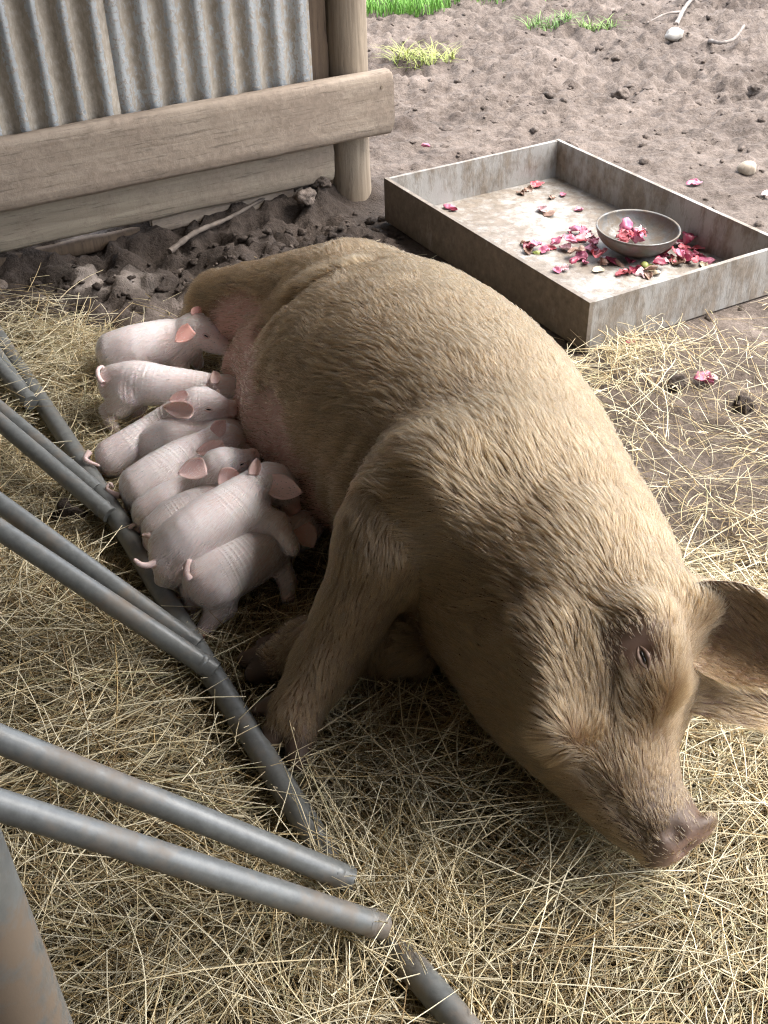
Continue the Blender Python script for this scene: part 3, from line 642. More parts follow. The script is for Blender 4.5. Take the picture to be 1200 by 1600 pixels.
# ------------------------------------------------------------------ the sow
HUP = nrm(P(1080, 1050, .25) - P(800, 1120, .15))  # across her head, jaw to forehead
def head_st():
    q = [(850, 950, .19, .14, .15), (905, 1035, .185, .135, .14), (925, 1100, .17, .115, .125), (955, 1180, .145, .08, .095), (995, 1250, .12, .058, .068), (1040, 1298, .108, .046, .05)]
    return [(*P(u, v, z), a, b) for u, v, z, b, a in q]
SN_C = P(1064, 1316, .105); SN_A = nrm(SN_C - P(1005, 1235, .125)); SN_H = nrm(HUP - SN_A * (HUP @ SN_A)); SN_S = np.cross(SN_A, SN_H)
def smax(a, b, k): return -smin(-a, -b, k)
SOW_BODY = [(-.06, 2.04, .15, .13, .13), (-.03, 1.93, .175, .21, .17), (.03, 1.74, .195, .25, .20), (.105, 1.53, .205, .245, .205),
            (.170, 1.32, .20, .21, .20), (.235, 1.14, .19, .17, .185), (.265, 1.02, .18, .14, .16)]
LEG_U = [P(690, 790, .30), P(607, 848, .262), P(510, 1030, .11), P(460, 1112, .062)]
def sow_field(p):
    d = loft(p, SOW_BODY, (0, 0, 1), 26)
    ud = smin(cone(p, P(425, 560, .12), P(468, 650, .13), .085, .085), cone(p, P(468, 650, .13), P(550, 765, .12), .085, .065), .05)
    for u, v, z, r in ((372, 575, .10, .030), (385, 645, .09, .032), (415, 680, .10, .03), (455, 725, .10, .028)):
        ud = smin(ud, ell(p, P(u, v, z), (r, r, r)), .04)
    d = smin(d, ud, .07)
    ham = smin(cone(p, V(-.06, 1.99, .20), P(350, 478, .14), .145, .075), cone(p, P(350, 478, .14), P(298, 495, .05), .056, .020), .03)
    d = smin(d, ham, .03)
    d = smax(d, -smin(cone(p, P(395, 508, .24), P(470, 470, .31), .030, .024), cone(p, P(470, 470, .31), P(585, 418, .36), .024, .006), .01), .045)
    d = smin(d, loft(p, head_st(), HUP, 22), .05)
    sh, el, wr, ft = LEG_U
    d = smin(d, cone(p, P(780, 760, .30), P(615, 800, .28), .10, .045), .07)
    d = smin(d, cone(p, sh, el, .105, .060), .07)
    d = smin(d, cone(p, el, wr, .064, .041), .03)
    d = smin(d, cone(p, wr, ft, .042, .036), .02)
    # toes of the upper foot and the lower fore leg
    d = smin(d, smin(cone(p, P(448, 1125, .058), P(416, 1166, .032), .026, .016), cone(p, P(470, 1132, .058), P(466, 1190, .032), .026, .016), .002), .008)
    d = smin(d, cone(p, P(480, 1085, .075), P(403, 1108, .055), .024, .011), .008)
    lo = smin(cone(p, P(640, 985, .10), P(490, 1018, .06), .06, .040), cone(p, P(490, 1018, .06), P(428, 1032, .05), .040, .030), .03)
    lo = smin(lo, smin(cone(p, P(440, 1028, .05), P(385, 1030, .036), .024, .016), cone(p, P(440, 1036, .05), P(398, 1054, .036), .024, .016), .003), .008)
    lo = smin(lo, cone(p, P(468, 1000, .07), P(408, 1004, .055), .022, .009), .008)
    d = np.minimum(d, lo)
    # brow, cheek, jowl folds
    d = smin(d, cone(p, P(1010, 985, .31), P(1026, 1060, .266), .030, .024), .06)
    d = smin(d, cone(p, P(985, 955, .265), P(1095, 945, .285), .055, .022), .05)
    d = smin(d, cone(p, P(850, 1010, .28), P(870, 1130, .24), .035, .03), .05)
    d = smax(d, -cone(p, P(905, 1010, .335), P(925, 1110, .28), .012, .010), .04)
    # eye socket
    d = smax(d, -ell(p, EYE_P, (.012, .012, .012)), .016)
    # snout disc and nostril
    ax = np.stack([SN_A, SN_H, SN_S])
    d = smin(d, ell(p, SN_C, (.014, .054, .040), ax), .008)
    for sg in (-1, 1):
        d = smax(d, -ell(p, SN_C + SN_A * .012 + SN_S * .014 * sg, (.012, .011, .007), ax), .008)
    d = smax(d, -ell(p, NOS_P, (.010, .014, .010), ax), .005)
    # mouth crease
    for a_, b_ in zip(MOUTH, MOUTH[1:]): d = smax(d, -cone(p, a_, b_, .006, .006), .006)
    return d
EYE_P = V(9, 9, 9); NOS_P = V(9, 9, 9); MOUTH = []
def march(f, u, v, z0=.6):
    """where the line of sight through photograph position u, v first meets the body f"""
    o = np.array([0, 0, CAM_H]); d = nrm(R3 @ np.array([(u - 600) / FPX, -(v - 800) / FPX, -1.0])); t = .5
    for _ in range(160):
        x = float(f((o + d * t)[None].astype(np.float32))[0])
        if x < .0008: break
        t += max(x * .6, .0008)
    return o + d * t
EYE_P, NOS_P, MOUTH = march(sow_field, 1005, 1027), march(sow_field, 1056, 1301), [march(sow_field, u, v) for u, v in ((915, 1205), (945, 1240), (975, 1275), (1008, 1306))]
def leaf(B, T, W, C, width, cup, ns=14, nt=9, thick=.004, curl=0.0, prof=None):
    """an ear: from base B to tip T, spreading along W, hollow towards C"""
    B, T, W, C = map(np.asarray, (B, T, W, C)); ax = T - B; W = nrm(W - nrm(ax) * (W @ nrm(ax))); C = nrm(np.cross(ax, W)) * np.sign(np.cross(ax, W) @ C)
    g = []
    for side in (1, -1):
        for i in range(ns + 1):
            s = i / ns; w = width * (prof(s) if prof else (.62 + .9 * s - 1.5 * s ** 2.2) if s < .999 else 0.02); w = max(w, width * .02)
            for j in range(nt + 1):
                t = 2 * j / nt - 1
                edge = (1 - abs(t) ** 3) * (1 - s ** 6)
                g.append(B + ax * s + W * w * t + C * (cup * (t * t - .5) * (1 - .5 * s) + curl * s * s) + C * side * thick * (.25 + .75 * edge))
    q = []; n1 = (ns + 1) * (nt + 1); r = nt + 1
    for i in range(ns):
        for j in range(nt):
            a, b, c, d = i * r + j, i * r + j + 1, (i + 1) * r + j + 1, (i + 1) * r + j
            q.append((a, b, c, d)); q.append((n1 + a, n1 + d, n1 + c, n1 + b))
    for i in range(ns):
        for j, fl in ((0, 0), (nt, 1)):
            a, d = i * r + j, (i + 1) * r + j; f = (a, d, n1 + d, n1 + a); q.append(f[::-1] if fl else f)
    for i, fl in ((0, 1), (ns, 0)):
        for j in range(nt):
            a, b = i * r + j, i * r + j + 1; f = (a, b, n1 + b, n1 + a); q.append(f[::-1] if fl else f)
    q = np.array(q); g = np.array(g)
    # faces outward
    cen = g.mean(0); nn = np.cross(g[q[0, 2]] - g[q[0, 0]], g[q[0, 3]] - g[q[0, 1]])
    if nn @ C < 0: q = q[:, ::-1]
    return g, q
def tubev(pts, rad, n=8):
    pts = np.asarray(pts, float); T = nrm(np.gradient(pts, axis=0)); u = V(.13, .2, 1.0); vs, qs = [], []
    for i, p in enumerate(pts):
        s = np.cross(T[i], u); s = nrm(s); h = np.cross(s, T[i])
        for k in range(n): vs.append(p + (s * cos(2 * pi * k / n) + h * sin(2 * pi * k / n)) * rad[i])
    for i in range(len(pts) - 1):
        for k in range(n): a, b = i * n + k, i * n + (k + 1) % n; qs.append((a, b, b + n, a + n))
    return np.array(vs), np.array(qs)
def join(parts):
    vs, qs, ks = [], [], []; o = 0
    for i, (v, q) in enumerate(parts):
        vs.append(v); qs.append(q + o); ks.append(np.full(len(v), i)); o += len(v)
    return np.concatenate(vs), np.concatenate(qs), np.concatenate(ks)

# ------------------------------------------------------------------ piglets: spine u, v, z, radius from rump to nose, then legs, ears, tail
PIGS = []
def pig(label, spine, legs, ears=(), tail=(), eyes=(), **kw): PIGS.append(dict(label=label, spine=spine, legs=legs, ears=ears, tail=tail, eyes=eyes, **kw))
pig('pale piglet with an orange-pink ear suckling at the far end of the row',
    [(180, 553, .075, .052), (215, 545, .085, .056), (258, 535, .09, .053), (288, 527, .10, .045), (314, 517, .118, .045), (335, 530, .105, .034), (350, 541, .095, .0225), (359, 545, .09, .019)],
    [[(285, 545, .08, .026), (283, 575, .04, .016), (290, 598, .012, .011)], [(190, 570, .06, .034), (178, 590, .03, .022), (205, 595, .015, .012)], [(300, 545, .08, .02), (310, 568, .03, .012)]],
    [((299, 512, .158), (273, 534, .138), .0175, (.6, -.8, .4)), ((305, 494, .155), (312, 478, .172), .014, (.3, -1, .3))], (), [(322, 525)], earpink=.95)  # ear tinted deeper to stand in for light shining through
pig('thin pink piglet standing second from the far end, its head hidden against the udder',
    [(182, 600, .085, .044), (215, 598, .10, .048), (255, 602, .10, .043), (305, 605, .095, .036), (335, 606, .09, .03), (362, 608, .085, .03), (385, 612, .08, .018)],
    [[(200, 616, .085, .034), (188, 634, .06, .024), (167, 641, .045, .0135), (172, 658, .034, .0105), (180, 670, .024, .010)], [(300, 615, .08, .026), (318, 640, .03, .014)], [(215, 615, .07, .03), (215, 650, .02, .012)]],
    [((338, 598, .12), (335, 580, .13), .012, (0, -1, .3)), ((345, 615, .12), (333, 622, .12), .011, (0, -1, .5))], [(161, 600, .11), (154, 590, .115), (153, 578, .118), (160, 573, .118), (163, 582, .112)])
pig('piglet in profile with creased eye and flattened ears, third from the far end',
    [(174, 714, .05, .037), (203, 699, .06, .039), (240, 674, .075, .036), (270, 651, .10, .031), (310, 634, .128, .039), (334, 637, .12, .031), (353, 639, .113, .021), (364, 640, .112, .0185)],
    [[(180, 722, .04, .03), (205, 738, .012, .012)], [(255, 665, .06, .022), (270, 680, .02, .012)]],
    [((300, 645, .152), (255, 636, .142), .0165, (.2, -.8, .6)), ((294, 620, .158), (264, 626, .152), .014, (.3, -.8, .6))], [(140, 706, .075), (133, 716, .07), (140, 722, .065), (156, 728, .06)], [(326, 640)])
pig('small round-rumped piglet wedged in the row, head hidden beyond its wrinkled back',
    [(243, 698, .06, .045), (270, 690, .07, .049), (300, 685, .075, .044), (328, 679, .08, .036), (355, 675, .08, .03), (375, 674, .08, .02)],
    [[(235, 705, .05, .03), (222, 725, .015, .012)], [(310, 690, .05, .02), (320, 705, .02, .012)]],
    [], [(212, 690, .06), (210, 700, .05), (214, 712, .04)])
pig('grey-white piglet with bowed head, mid-row, its tail curling near the pipe',
    [(222, 765, .065, .050), (252, 748, .075, .053), (290, 722, .085, .048), (322, 702, .095, .038), (352, 690, .105, .037), (372, 697, .09, .026), (383, 706, .085, .018)],
    [[(225, 780, .04, .036), (245, 800, .012, .013)], [(310, 720, .06, .022), (325, 740, .02, .012)]],
    [((350, 698, .148), (306, 706, .138), .0155, (.3, -.8, .6)), ((334, 676, .142), (352, 656, .158), .015, (.3, -1, .2))], [(189, 775, .055), (178, 772, .055), (168, 764, .06), (172, 756, .066), (177, 762, .064)])
pig('piglet lifting its head with two big translucent pink ears, squeezed low between its neighbours',
    [(238, 808, .06, .044), (265, 793, .07, .047), (297, 772, .085, .040), (322, 752, .115, .032), (346, 730, .15, .036), (370, 722, .14, .026), (388, 715, .135, .0165), (395, 712, .134, .0145)],
    [[(240, 815, .04, .03), (255, 835, .012, .012)], [(310, 780, .05, .02), (325, 795, .02, .012)]],
    [((321, 728, .178), (278, 740, .168), .0185, (-.2, -.9, .5)), ((342, 744, .182), (378, 747, .168), .0185, (-.3, -.9, .4))], [(218, 828, .05), (207, 832, .05), (204, 824, .06), (212, 819, .065)], [(377, 726)])
pig('white piglet lying under the wrinkled one, only its back and tail showing',
    [(258, 835, .07, .046), (285, 815, .085, .049), (322, 795, .095, .044), (355, 775, .10, .036), (385, 760, .10, .032), (405, 755, .10, .02)],
    [[(255, 850, .05, .034), (262, 868, .012, .013)], [(340, 800, .06, .02), (350, 815, .02, .012)]],
    [], [(240, 833, .09), (232, 837, .09), (226, 836, .088), (222, 838, .088)])
pig('wrinkled piglet on top of the heap with a foreleg hooked over its neighbour',
    [(276, 862, .105, .052), (305, 840, .13, .054), (345, 812, .145, .053), (378, 785, .155, .046), (405, 762, .165, .037), (428, 755, .165, .036), (446, 778, .135, .025), (456, 795, .12, .017)],
    [[(275, 880, .09, .042), (262, 910, .05, .02), (275, 935, .015, .013)], [(395, 808, .14, .034), (434, 820, .135, .019), (452, 848, .12, .0125), (456, 858, .115, .012)]],
    [((424, 755, .19), (473, 770, .185), .021, (-.7, -.7, .5)), ((398, 742, .20), (402, 716, .215), .012, (-.3, -1, 0))], [(245, 877, .115), (232, 883, .115), (220, 882, .118), (212, 876, .122), (209, 875, .124)])
pig('white piglet nearest the sow foreleg, braced on a hind leg, tail cocked up',
    [(322, 908, .085, .047), (350, 893, .09, .051), (388, 872, .09, .050), (420, 855, .088, .043), (450, 838, .085, .036), (474, 826, .085, .034), (492, 815, .08, .022)],
    [[(342, 922, .078, .036), (345, 945, .05, .024), (332, 965, .036, .0145), (322, 981, .024, .0115), (312, 990, .022, .010)], [(430, 870, .07, .025), (448, 905, .045, .014), (450, 932, .024, .011)], [(310, 925, .05, .03), (300, 960, .012, .012)]],
    [((470, 822, .118), (490, 856, .09), .019, (.3, -.9, .3))], [(296, 905, .115), (291, 895, .125), (293, 882, .135), (296, 876, .138), (289, 884, .132), (284, 890, .13)])
def pig_field(g):
    sp = [(*P(u, v, z), r * .92, r * .92) for u, v, z, r in g['spine']]
    lg = [[(P(u, v, z), r) for u, v, z, r in l] for l in g['legs']]
    no, pv = np.array(sp[-1][:3]), np.array(sp[-2][:3]); na = nrm(no - pv)
    up = nrm(V(0, 0, 1) - na * na[2]); sd = np.cross(na, up); rr = sp[-1][3]
    def f(p):
        d = loft(p, sp, (0, 0, 1), 22)
        for l in lg:
            for (a, ra), (b, rb) in zip(l, l[1:]): d = smin(d, cone(p, a, b, ra, rb), .010)
        if len(g['ears']):
            d = smin(d, ell(p, no + na * .004, (.005, rr * 1.0, rr * .9), np.stack([na, sd, up])), .004)
            for sg in (-1, 1): d = smax(d, -ell(p, no + na * .009 + sd * sg * .0045, (.004, .003, .003)), .002)
        return d
    return f, np.array(sp)[:, :3]
# ------------------------------------------------------------------ hay
def straws(name, base, yaw, pitch, ln, wd, flat, bend, cols, seed, rings=5):
    """bent stalks: three-sided tapering tubes"""
    r = np.random.default_rng(seed); n = len(base); S = np.linspace(-.5, .5, rings)
    d = np.stack([np.cos(yaw) * np.cos(pitch), np.sin(yaw) * np.cos(pitch), np.sin(pitch)], 1); sd = np.stack([-np.sin(yaw), np.cos(yaw), 0 * yaw], 1); up = np.cross(d, sd)
    bl = bend * (r.random(n) - .5) * 2.6 * (.3 + .7 * r.random(n)); bu = -bend * r.random(n) * .5 + .12 * bend; kink = (r.random(n) < .3) * (r.random(n) - .5) * .5; kp = (r.random(n) - .5) * .6
    roll = r.random(n) * 6.28; vs, cs = [], []
    for i, s in enumerate(S):
        c = base + (d * s + sd * (bl * (s * s - .08) + kink * np.maximum(0, s - kp))[:, None] + up * (bu * (s * s - .08))[:, None]) * ln[:, None]
        w = wd * (1 - .55 * abs(s + .1) ** 1.5) * .5
        for k in range(3):
            a = roll * (1 - flat) + k * 2 * pi / 3 + s * 1.5
            vs.append(c + sd * (np.cos(a) * w)[:, None] + up * (np.sin(a) * w * (1 - .75 * flat))[:, None]); cs.append(cols)
    vs = np.stack(vs, 1).reshape(-1, 3); cs = np.stack(cs, 1).reshape(-1, 3); o = (np.arange(n) * rings * 3)[:, None]; q = []
    for i in range(rings - 1):
        for k in range(3): q.append(o + np.array([[i * 3 + k, i * 3 + (k + 1) % 3, (i + 1) * 3 + (k + 1) % 3, (i + 1) * 3 + k]]))
    return np_mesh(name, vs, np.concatenate(q, 0), M['hay'], colors=cs, smooth=True)
m, nt, b = mat_new('hay'); nt.links.new(attr(nt, 'tint', 'Color'), b.inputs['Base Color']); b.inputs['Roughness'].default_value = .55; b.inputs['Specular IOR Level'].default_value = .35; M['hay'] = m
HAYC = np.array([(.64, .54, .34), (.73, .65, .46), (.48, .37, .20), (.36, .26, .12), (.22, .15, .075), (.58, .52, .37), (.44, .40, .23)])
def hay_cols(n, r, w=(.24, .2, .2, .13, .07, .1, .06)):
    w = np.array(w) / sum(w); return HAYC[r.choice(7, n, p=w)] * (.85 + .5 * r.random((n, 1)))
_d = nrm((P(730, 1612) - P(662, 1528))[:2]); rlN = np.array([-_d[1], _d[0]])
def hay_top(x, y):
    p = np.stack([x, y, 0 * x], -1); m1 = P(95, 590); m2 = P(585, 1400); m3 = P(640, 1330)
    h = .016 + .16 * np.clip(fbm(p * 5.0 + 4, 3) - .40, 0, .3) + .05 * np.exp(-((x - m1[0]) ** 2 + (y - m1[1]) ** 2) / .13 ** 2) + .030 * np.exp(-((x - m2[0]) ** 2 + (y - m2[1]) ** 2) / .07 ** 2) + .03 * np.exp(-((x - m3[0]) ** 2 + (y - m3[1]) ** 2) / .10 ** 2)
    cl = np.min([np.hypot(x - q[0], y - q[1]) for q in PIG_SPOTS], axis=0); e0, e1_ = P(0, 530), P(505, 1312); ab = e1_ - e0; t_ = np.clip(((x - e0[0]) * ab[0] + (y - e0[1]) * ab[1]) / (ab @ ab), 0, 1); rl = np.hypot(x - e0[0] - t_ * ab[0], y - e0[1] - t_ * ab[1])
    return h * (.10 + .90 * sstep(.02, .13, cl)) * (.12 + .88 * sstep(.03, .13, np.minimum(rl, np.where(y < P(640, 1492)[1], np.abs((x - P(662, 1528)[0]) * rlN[0] + (y - P(662, 1528)[1]) * rlN[1]), 9))))
PIG_SPOTS = [P(u, v, .03) for g in PIGS for (u, v, z, r_) in g['spine'][:6:2]] + [P(*l[-1][:3]) for g in PIGS for l in g['legs']] + [P(440, 1180), P(470, 1195), P(415, 1165), P(390, 1045)]
r = np.random.default_rng(12)
def scatter(n, x0, x1, y0, y1):
    x = x0 + (x1 - x0) * r.random(n); y = y0 + (y1 - y0) * r.random(n); k = r.random(n) < hay_mask(x, y) ** 1.3
    return x[k], y[k]
x, y = scatter(125000, -1.15, 1.25, .30, 2.5); n = len(x)
lay = r.random(n); sw = fbm(np.stack([x * 2.3, y * 2.3, 0 * x + 9], 1), 2) * 9.0
yaw = sw + (r.random(n) - .5) * 2.3; ln = .04 + .14 * r.random(n) ** 1.7; pit = (r.random(n) - .5) * .42 * (.3 + lay)
z = gz(x, y) + hay_top(x, y) * (lay ** .8) + .003
wd = np.where(r.random(n) < .16, .0027, .0007 + .0009 * r.random(n)); fl = np.where(wd > .0025, 1.0, .3)
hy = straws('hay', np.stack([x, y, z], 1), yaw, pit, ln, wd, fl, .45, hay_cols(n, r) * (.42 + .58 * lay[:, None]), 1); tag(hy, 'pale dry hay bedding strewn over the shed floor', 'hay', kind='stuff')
x, y = scatter(26000, -1.15, 1.25, .30, 2.5); n = len(x)
tag(straws('hay', np.stack([x, y, gz(x, y) + hay_top(x, y) * r.random(n) + .004], 1), r.random(n) * 6.28, (r.random(n) - .5) * .6, .012 + .03 * r.random(n), .0016 + .0035 * r.random(n) ** 2, 1 + 0 * x, .5, hay_cols(n, r, (.25, .2, .2, .15, .1, .1, .05)), 8, 4), 'short broken chaff and blades in the bedding', 'hay', kind='stuff')
# long loose stems on top, and thin strays out on the mud
x, y = scatter(3200, -1.1, 1.2, .35, 2.45); n = len(x)
tag(straws('hay', np.stack([x, y, gz(x, y) + hay_top(x, y) + .008 + .012 * r.random(n)], 1), r.random(n) * 6.28, (r.random(n) - .45) * .4, .14 + .2 * r.random(n), .0013 + .0011 * r.random(n), .4 + 0 * x, .35, hay_cols(n, r, (.35, .4, .1, .05, .02, .1, .05)), 2, 8), 'long pale hay stems lying over the bedding', 'hay', kind='stuff')
n = 900; x = -1.0 + 2.3 * r.random(n); y = 1.3 + 1.6 * r.random(n) ** 1.4; q = np.stack([x, y, 0 * x], 1) - W0
k = (q @ WN > .25) & ~((np.abs((q - (tr(TWID / 2, TLEN / 2, 0) - W0)) @ tw) < TWID / 2 + .01) & (np.abs((q - (tr(TWID / 2, TLEN / 2, 0) - W0)) @ tn) < TLEN / 2 + .01)); x, y = x[k], y[k]; n = len(x)
tag(straws('hay', np.stack([x, y, gz(x, y) + .006], 1), r.random(n) * 6.28, (r.random(n) - .5) * .15, .05 + .13 * r.random(n), .0011 + .0012 * r.random(n), .4 + 0 * x, .3, hay_cols(n, r), 3), 'stray hay stems out on the bare mud', 'hay', kind='stuff')
# wisps by the tray corner and over the rail
def wisp(u, v, n, rad, yaw0, ys, seed, lift=.02, ll=.12):
    c = P(u, v); rr = np.random.default_rng(seed); x = c[0] + rad * rr.normal(size=n); y = c[1] + rad * rr.normal(size=n)
    tag(straws('hay', np.stack([x, y, gz(x, y) + .006 + lift * rr.random(n)], 1), yaw0 + ys * rr.normal(size=n), .3 * rr.normal(size=n), ll * (.5 + .8 * rr.random(n)), .0011 + .001 * rr.random(n), .3 + 0 * x, .35, hay_cols(n, rr, (.3, .4, .15, .05, .02, .1, .05)), seed), 'loose wisp of pale hay', 'hay', kind='stuff')
wisp(985, 560, 170, .05, 1.9, .6, 51); wisp(900, 600, 150, .07, .4, .9, 52); wisp(560, 1400, 420, .05, 2.2, .7, 53, .055, .16); wisp(620, 1440, 300, .05, 1.7, .6, 54, .05, .16)
wisp(420, 1210, 120, .06, .6, .8, 55, .05); wisp(90, 590, 600, .09, .3, .9, 56, .06, .14); wisp(165, 700, 90, .06, .4, .8, 57, .04); wisp(330, 1000, 90, .05, 1.0, .9, 58, .04)
# ------------------------------------------------------------------ animals: skins, coats
def skin_shader(name, cols, wr=True):
    m, nt, b = mat_new(name); g = geo_pos(nt)
    n1 = noise_tex(nt, 30, 5, .6, g); n2 = noise_tex(nt, 140, 4, .6, g); pk = attr(nt, 'pink'); st = math_n(nt, 'MULTIPLY', math_n(nt, 'POWER', math_n(nt, 'ADD', math_n(nt, 'MULTIPLY', math_n(nt, 'SINE', attr(nt, 'along')), .5), .5), 1.6), attr(nt, 'stripe')); dt = attr(nt, 'dirt_shade')
    c = ramp(nt, n1, [(.3, cols[0]), (.7, cols[1])]); c = mix(nt, math_n(nt, 'MULTIPLY', st, .50 if wr else 0.0), c, (.93, .88, .86)); c = mix(nt, pk, c, cols[2]); c = mix(nt, math_n(nt, 'MULTIPLY', dt, math_n(nt, 'ADD', n2, .25)), c, cols[3])
    nt.links.new(c, b.inputs['Base Color']); b.inputs['Roughness'].default_value = .5; b.inputs['Specular IOR Level'].default_value = .35
    b.inputs['Subsurface Weight'].default_value = cols[4]; b.inputs['Subsurface Radius'].default_value = (.012, .005, .003); b.inputs['Subsurface Scale'].default_value = .6
    h = math_n(nt, 'ADD', math_n(nt, 'MULTIPLY', n2, .35), math_n(nt, 'MULTIPLY', st, .42 if wr else 0.0)); bump(nt, b, h, .5, .004); return m
M['piglet'] = skin_shader('piglet_skin', ((.83, .71, .69), (.90, .83, .82), (.80, .43, .37), (.22, .15, .10), .12))
M['sow'] = skin_shader('sow_skin', ((.11, .068, .045), (.16, .10, .065), (.58, .36, .31), (.08, .055, .04), .0), False)
def fur_mat(name, root, tip, rnd, rough=.45, spec=.4):
    m, nt, b = mat_new(name); hi = nt.nodes.new('ShaderNodeHairInfo')
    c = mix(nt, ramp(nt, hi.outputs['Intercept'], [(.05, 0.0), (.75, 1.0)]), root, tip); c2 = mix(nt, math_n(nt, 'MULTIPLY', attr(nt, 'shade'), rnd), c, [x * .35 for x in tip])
    h = nt.nodes.new('ShaderNodeBsdfHairPrincipled'); h.model = 'CHIANG'; h.parametrization = 'COLOR'
    nt.links.new(c2, h.inputs['Color']); h.inputs['Roughness'].default_value = rough; h.inputs['Radial Roughness'].default_value = .6
    out = [n for n in nt.nodes if n.type == 'OUTPUT_MATERIAL'][0]; nt.links.new(h.outputs[0], out.inputs['Surface']); nt.nodes.remove(b); return m
M['fur'] = fur_mat('sow_fur', (.12, .073, .035), (.345, .218, .110), .85)
M['down'] = fur_mat('piglet_down', (.86, .85, .86), (.93, .93, .95), .15)
M['bristle'] = fur_mat('udder_bristle', (.36, .24, .19), (.58, .48, .40), .5)
m, nt, b = mat_new('eye'); b.inputs['Base Color'].default_value = (.012, .008, .006, 1); b.inputs['Roughness'].default_value = .12; M['eye'] = m

# sow
v, q = nets(sow_field, (-.75, .6, -.03), (.8, 2.5, .6), .0062)
v = smooth_mesh(v, q, 1)
EW = P(1100, 905, .31) - P(1075, 1010, .25)
EP = lambda s: (.12 + .88 * float(sstep(-.05, .52, s))) * max(.02, 1 - s ** 2.6)
e1 = leaf(P(985, 930, .275), P(1345, 1068, .26), EW, V(-.3, -.8, .3), .072, .056, 30, 20, .006, prof=EP)
e2 = leaf(P(1055, 1075, .20), P(1290, 1130, .15), EW, V(-.1, -.5, .8), .034, .012, 20, 12, .0035)
v, q, k = join([(v, q), e1, e2]); nb = int((k == 0).sum()); vn = vnormals(v, q)
pt = np.array(loft(v.astype(np.float32), SOW_BODY, (0, 0, 1), 26, True)[1])
headv = np.linalg.norm(v - P(960, 1150, .15), axis=1) < 0
hs = np.array(head_st()); hd, ht = loft(v.astype(np.float32), head_st(), HUP, 22, True); bd = loft(v.astype(np.float32), SOW_BODY, (0, 0, 1), 26)
ishead = (hd < bd) | (k > 0)
udd = np.min([np.linalg.norm((v - P(u, w_, z_)) / V(1, 1, 1), axis=1) - r_ for u, w_, z_, r_ in ((372, 570, .11, .14), (400, 650, .11, .145), (440, 730, .12, .135), (490, 800, .11, .105))], axis=0)
pink = .9 * sstep(.05, -.03, udd) * (k == 0); leg = np.minimum.reduce([cone(v.astype(np.float32), LEG_U[2], LEG_U[3], .05, .05), cone(v.astype(np.float32), LEG_U[1], LEG_U[2], .05, .05)])
snd = np.linalg.norm(v - SN_C, axis=1); pink = np.maximum(pink, .16 * sstep(.050, .035, snd)); pink = np.maximum(pink, .15 * (k > 0))
eyed = np.linalg.norm(v - EYE_P, axis=1); pink = np.maximum(pink, .12 * sstep(.035, .018, eyed))
dirt_shade = 1.0 * sstep(.016, .009, np.linalg.norm(v - NOS_P, axis=1)) + .8 * sstep(.16, .07, snd) * sstep(.03, .05, snd) + .7 * np.exp(-((v - march(sow_field, 850, 1000)) ** 2).sum(1) / .06 ** 2) + .8 * sstep(.09, .02, v[:, 2]) * (leg < .03)  # nostril painted dark as depth shade; the rest is dusty snout, neck spot, hooves
vb = v + vn * ((fbm(v * 26, 3) - .5) * .006)[:, None] * (k == 0)[:, None] * sstep(.02, .06, eyed)[:, None]
sow = np_mesh('sow', vb, q, M['sow'], attrs={'pink': pink, 'dirt_shade': np.clip(dirt_shade, 0, 1), 'stripe': 0 * pink})
tag(sow, 'huge tan hairy sow lying on her side in the hay, suckling the piglets', 'sow')
# coat: sampled over the skin, laid along the body
def coat(parent, v, q, vn, n, weight_v, flow_v, len_v, rad0, mat, seed, keys=5, lift=.30, clump=.012, name='fur', wav=.5, droop=.15, dark_v=None):
    r = np.random.default_rng(seed); fi, w = sample(v, q, n, weight_v[q].mean(1), r)
    p = (v[fi] * w[..., None]).sum(1); nn = nrm((vn[fi] * w[..., None]).sum(1)); fl = (flow_v[fi] * w[..., None]).sum(1); L = (len_v[fi] * w).sum(1)
    jit = np.stack([fbm(p * 17 + 31 * c, 2) - .5 for c in range(3)], 1) * 1.5 + np.stack([fbm(p * 60 + 17 * c, 2) - .5 for c in range(3)], 1) * 1.1 + r.normal(size=(n, 3)) * .10
    fl = nrm(fl) + jit * wav; fl = nrm(fl - nn * (fl * nn).sum(1)[:, None])
    L = L * (.55 + .7 * r.random(n)); lf = lift * (.5 + r.random(n))
    # tufts: the tips of neighbours drawn together
    cell = np.floor(p / clump + .6 * (fbm(p * 40, 2) - .5)[:, None]).astype(np.int64); key = cell @ np.array([73856093, 19349663, 83492791]); _, inv = np.unique(key, return_inverse=True); inv = inv.ravel()
    cnt = np.bincount(inv).astype(float); tipv = p + fl * L[:, None]; cen = np.stack([np.bincount(inv, tipv[:, c]) / cnt for c in range(3)], 1)[inv]
    cs = (.22 + .55 * vnoise(p * 9)) * np.minimum(1, cnt[inv] / 3)
    pts = []
    for s in np.linspace(0, 1, keys):
        x = p + fl * (L * s)[:, None] + nn * (L * lf * (s - .62 * s * s) )[:, None]; x[:, 2] -= droop * L * s * s
        x = x + (cen + nn * (L * lf * .38)[:, None] - (p + fl * L[:, None] + nn * (L * lf * .38)[:, None])) * (cs * s * s * .8)[:, None]; pts.append(x)
    t = np.linspace(0, 1, keys); ob = hair_object(name, np.stack(pts, 1), rad0 * (1 - t ** 1.6 * .92), mat, parent)
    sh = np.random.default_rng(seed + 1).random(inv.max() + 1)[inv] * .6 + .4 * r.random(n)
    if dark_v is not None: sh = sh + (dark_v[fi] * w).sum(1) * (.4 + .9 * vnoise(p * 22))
    at = ob.data.attributes.new('shade', 'FLOAT', 'CURVE'); at.data.foreach_set('value', np.ascontiguousarray(np.clip(sh, 0, 1.2), np.float32)); return ob
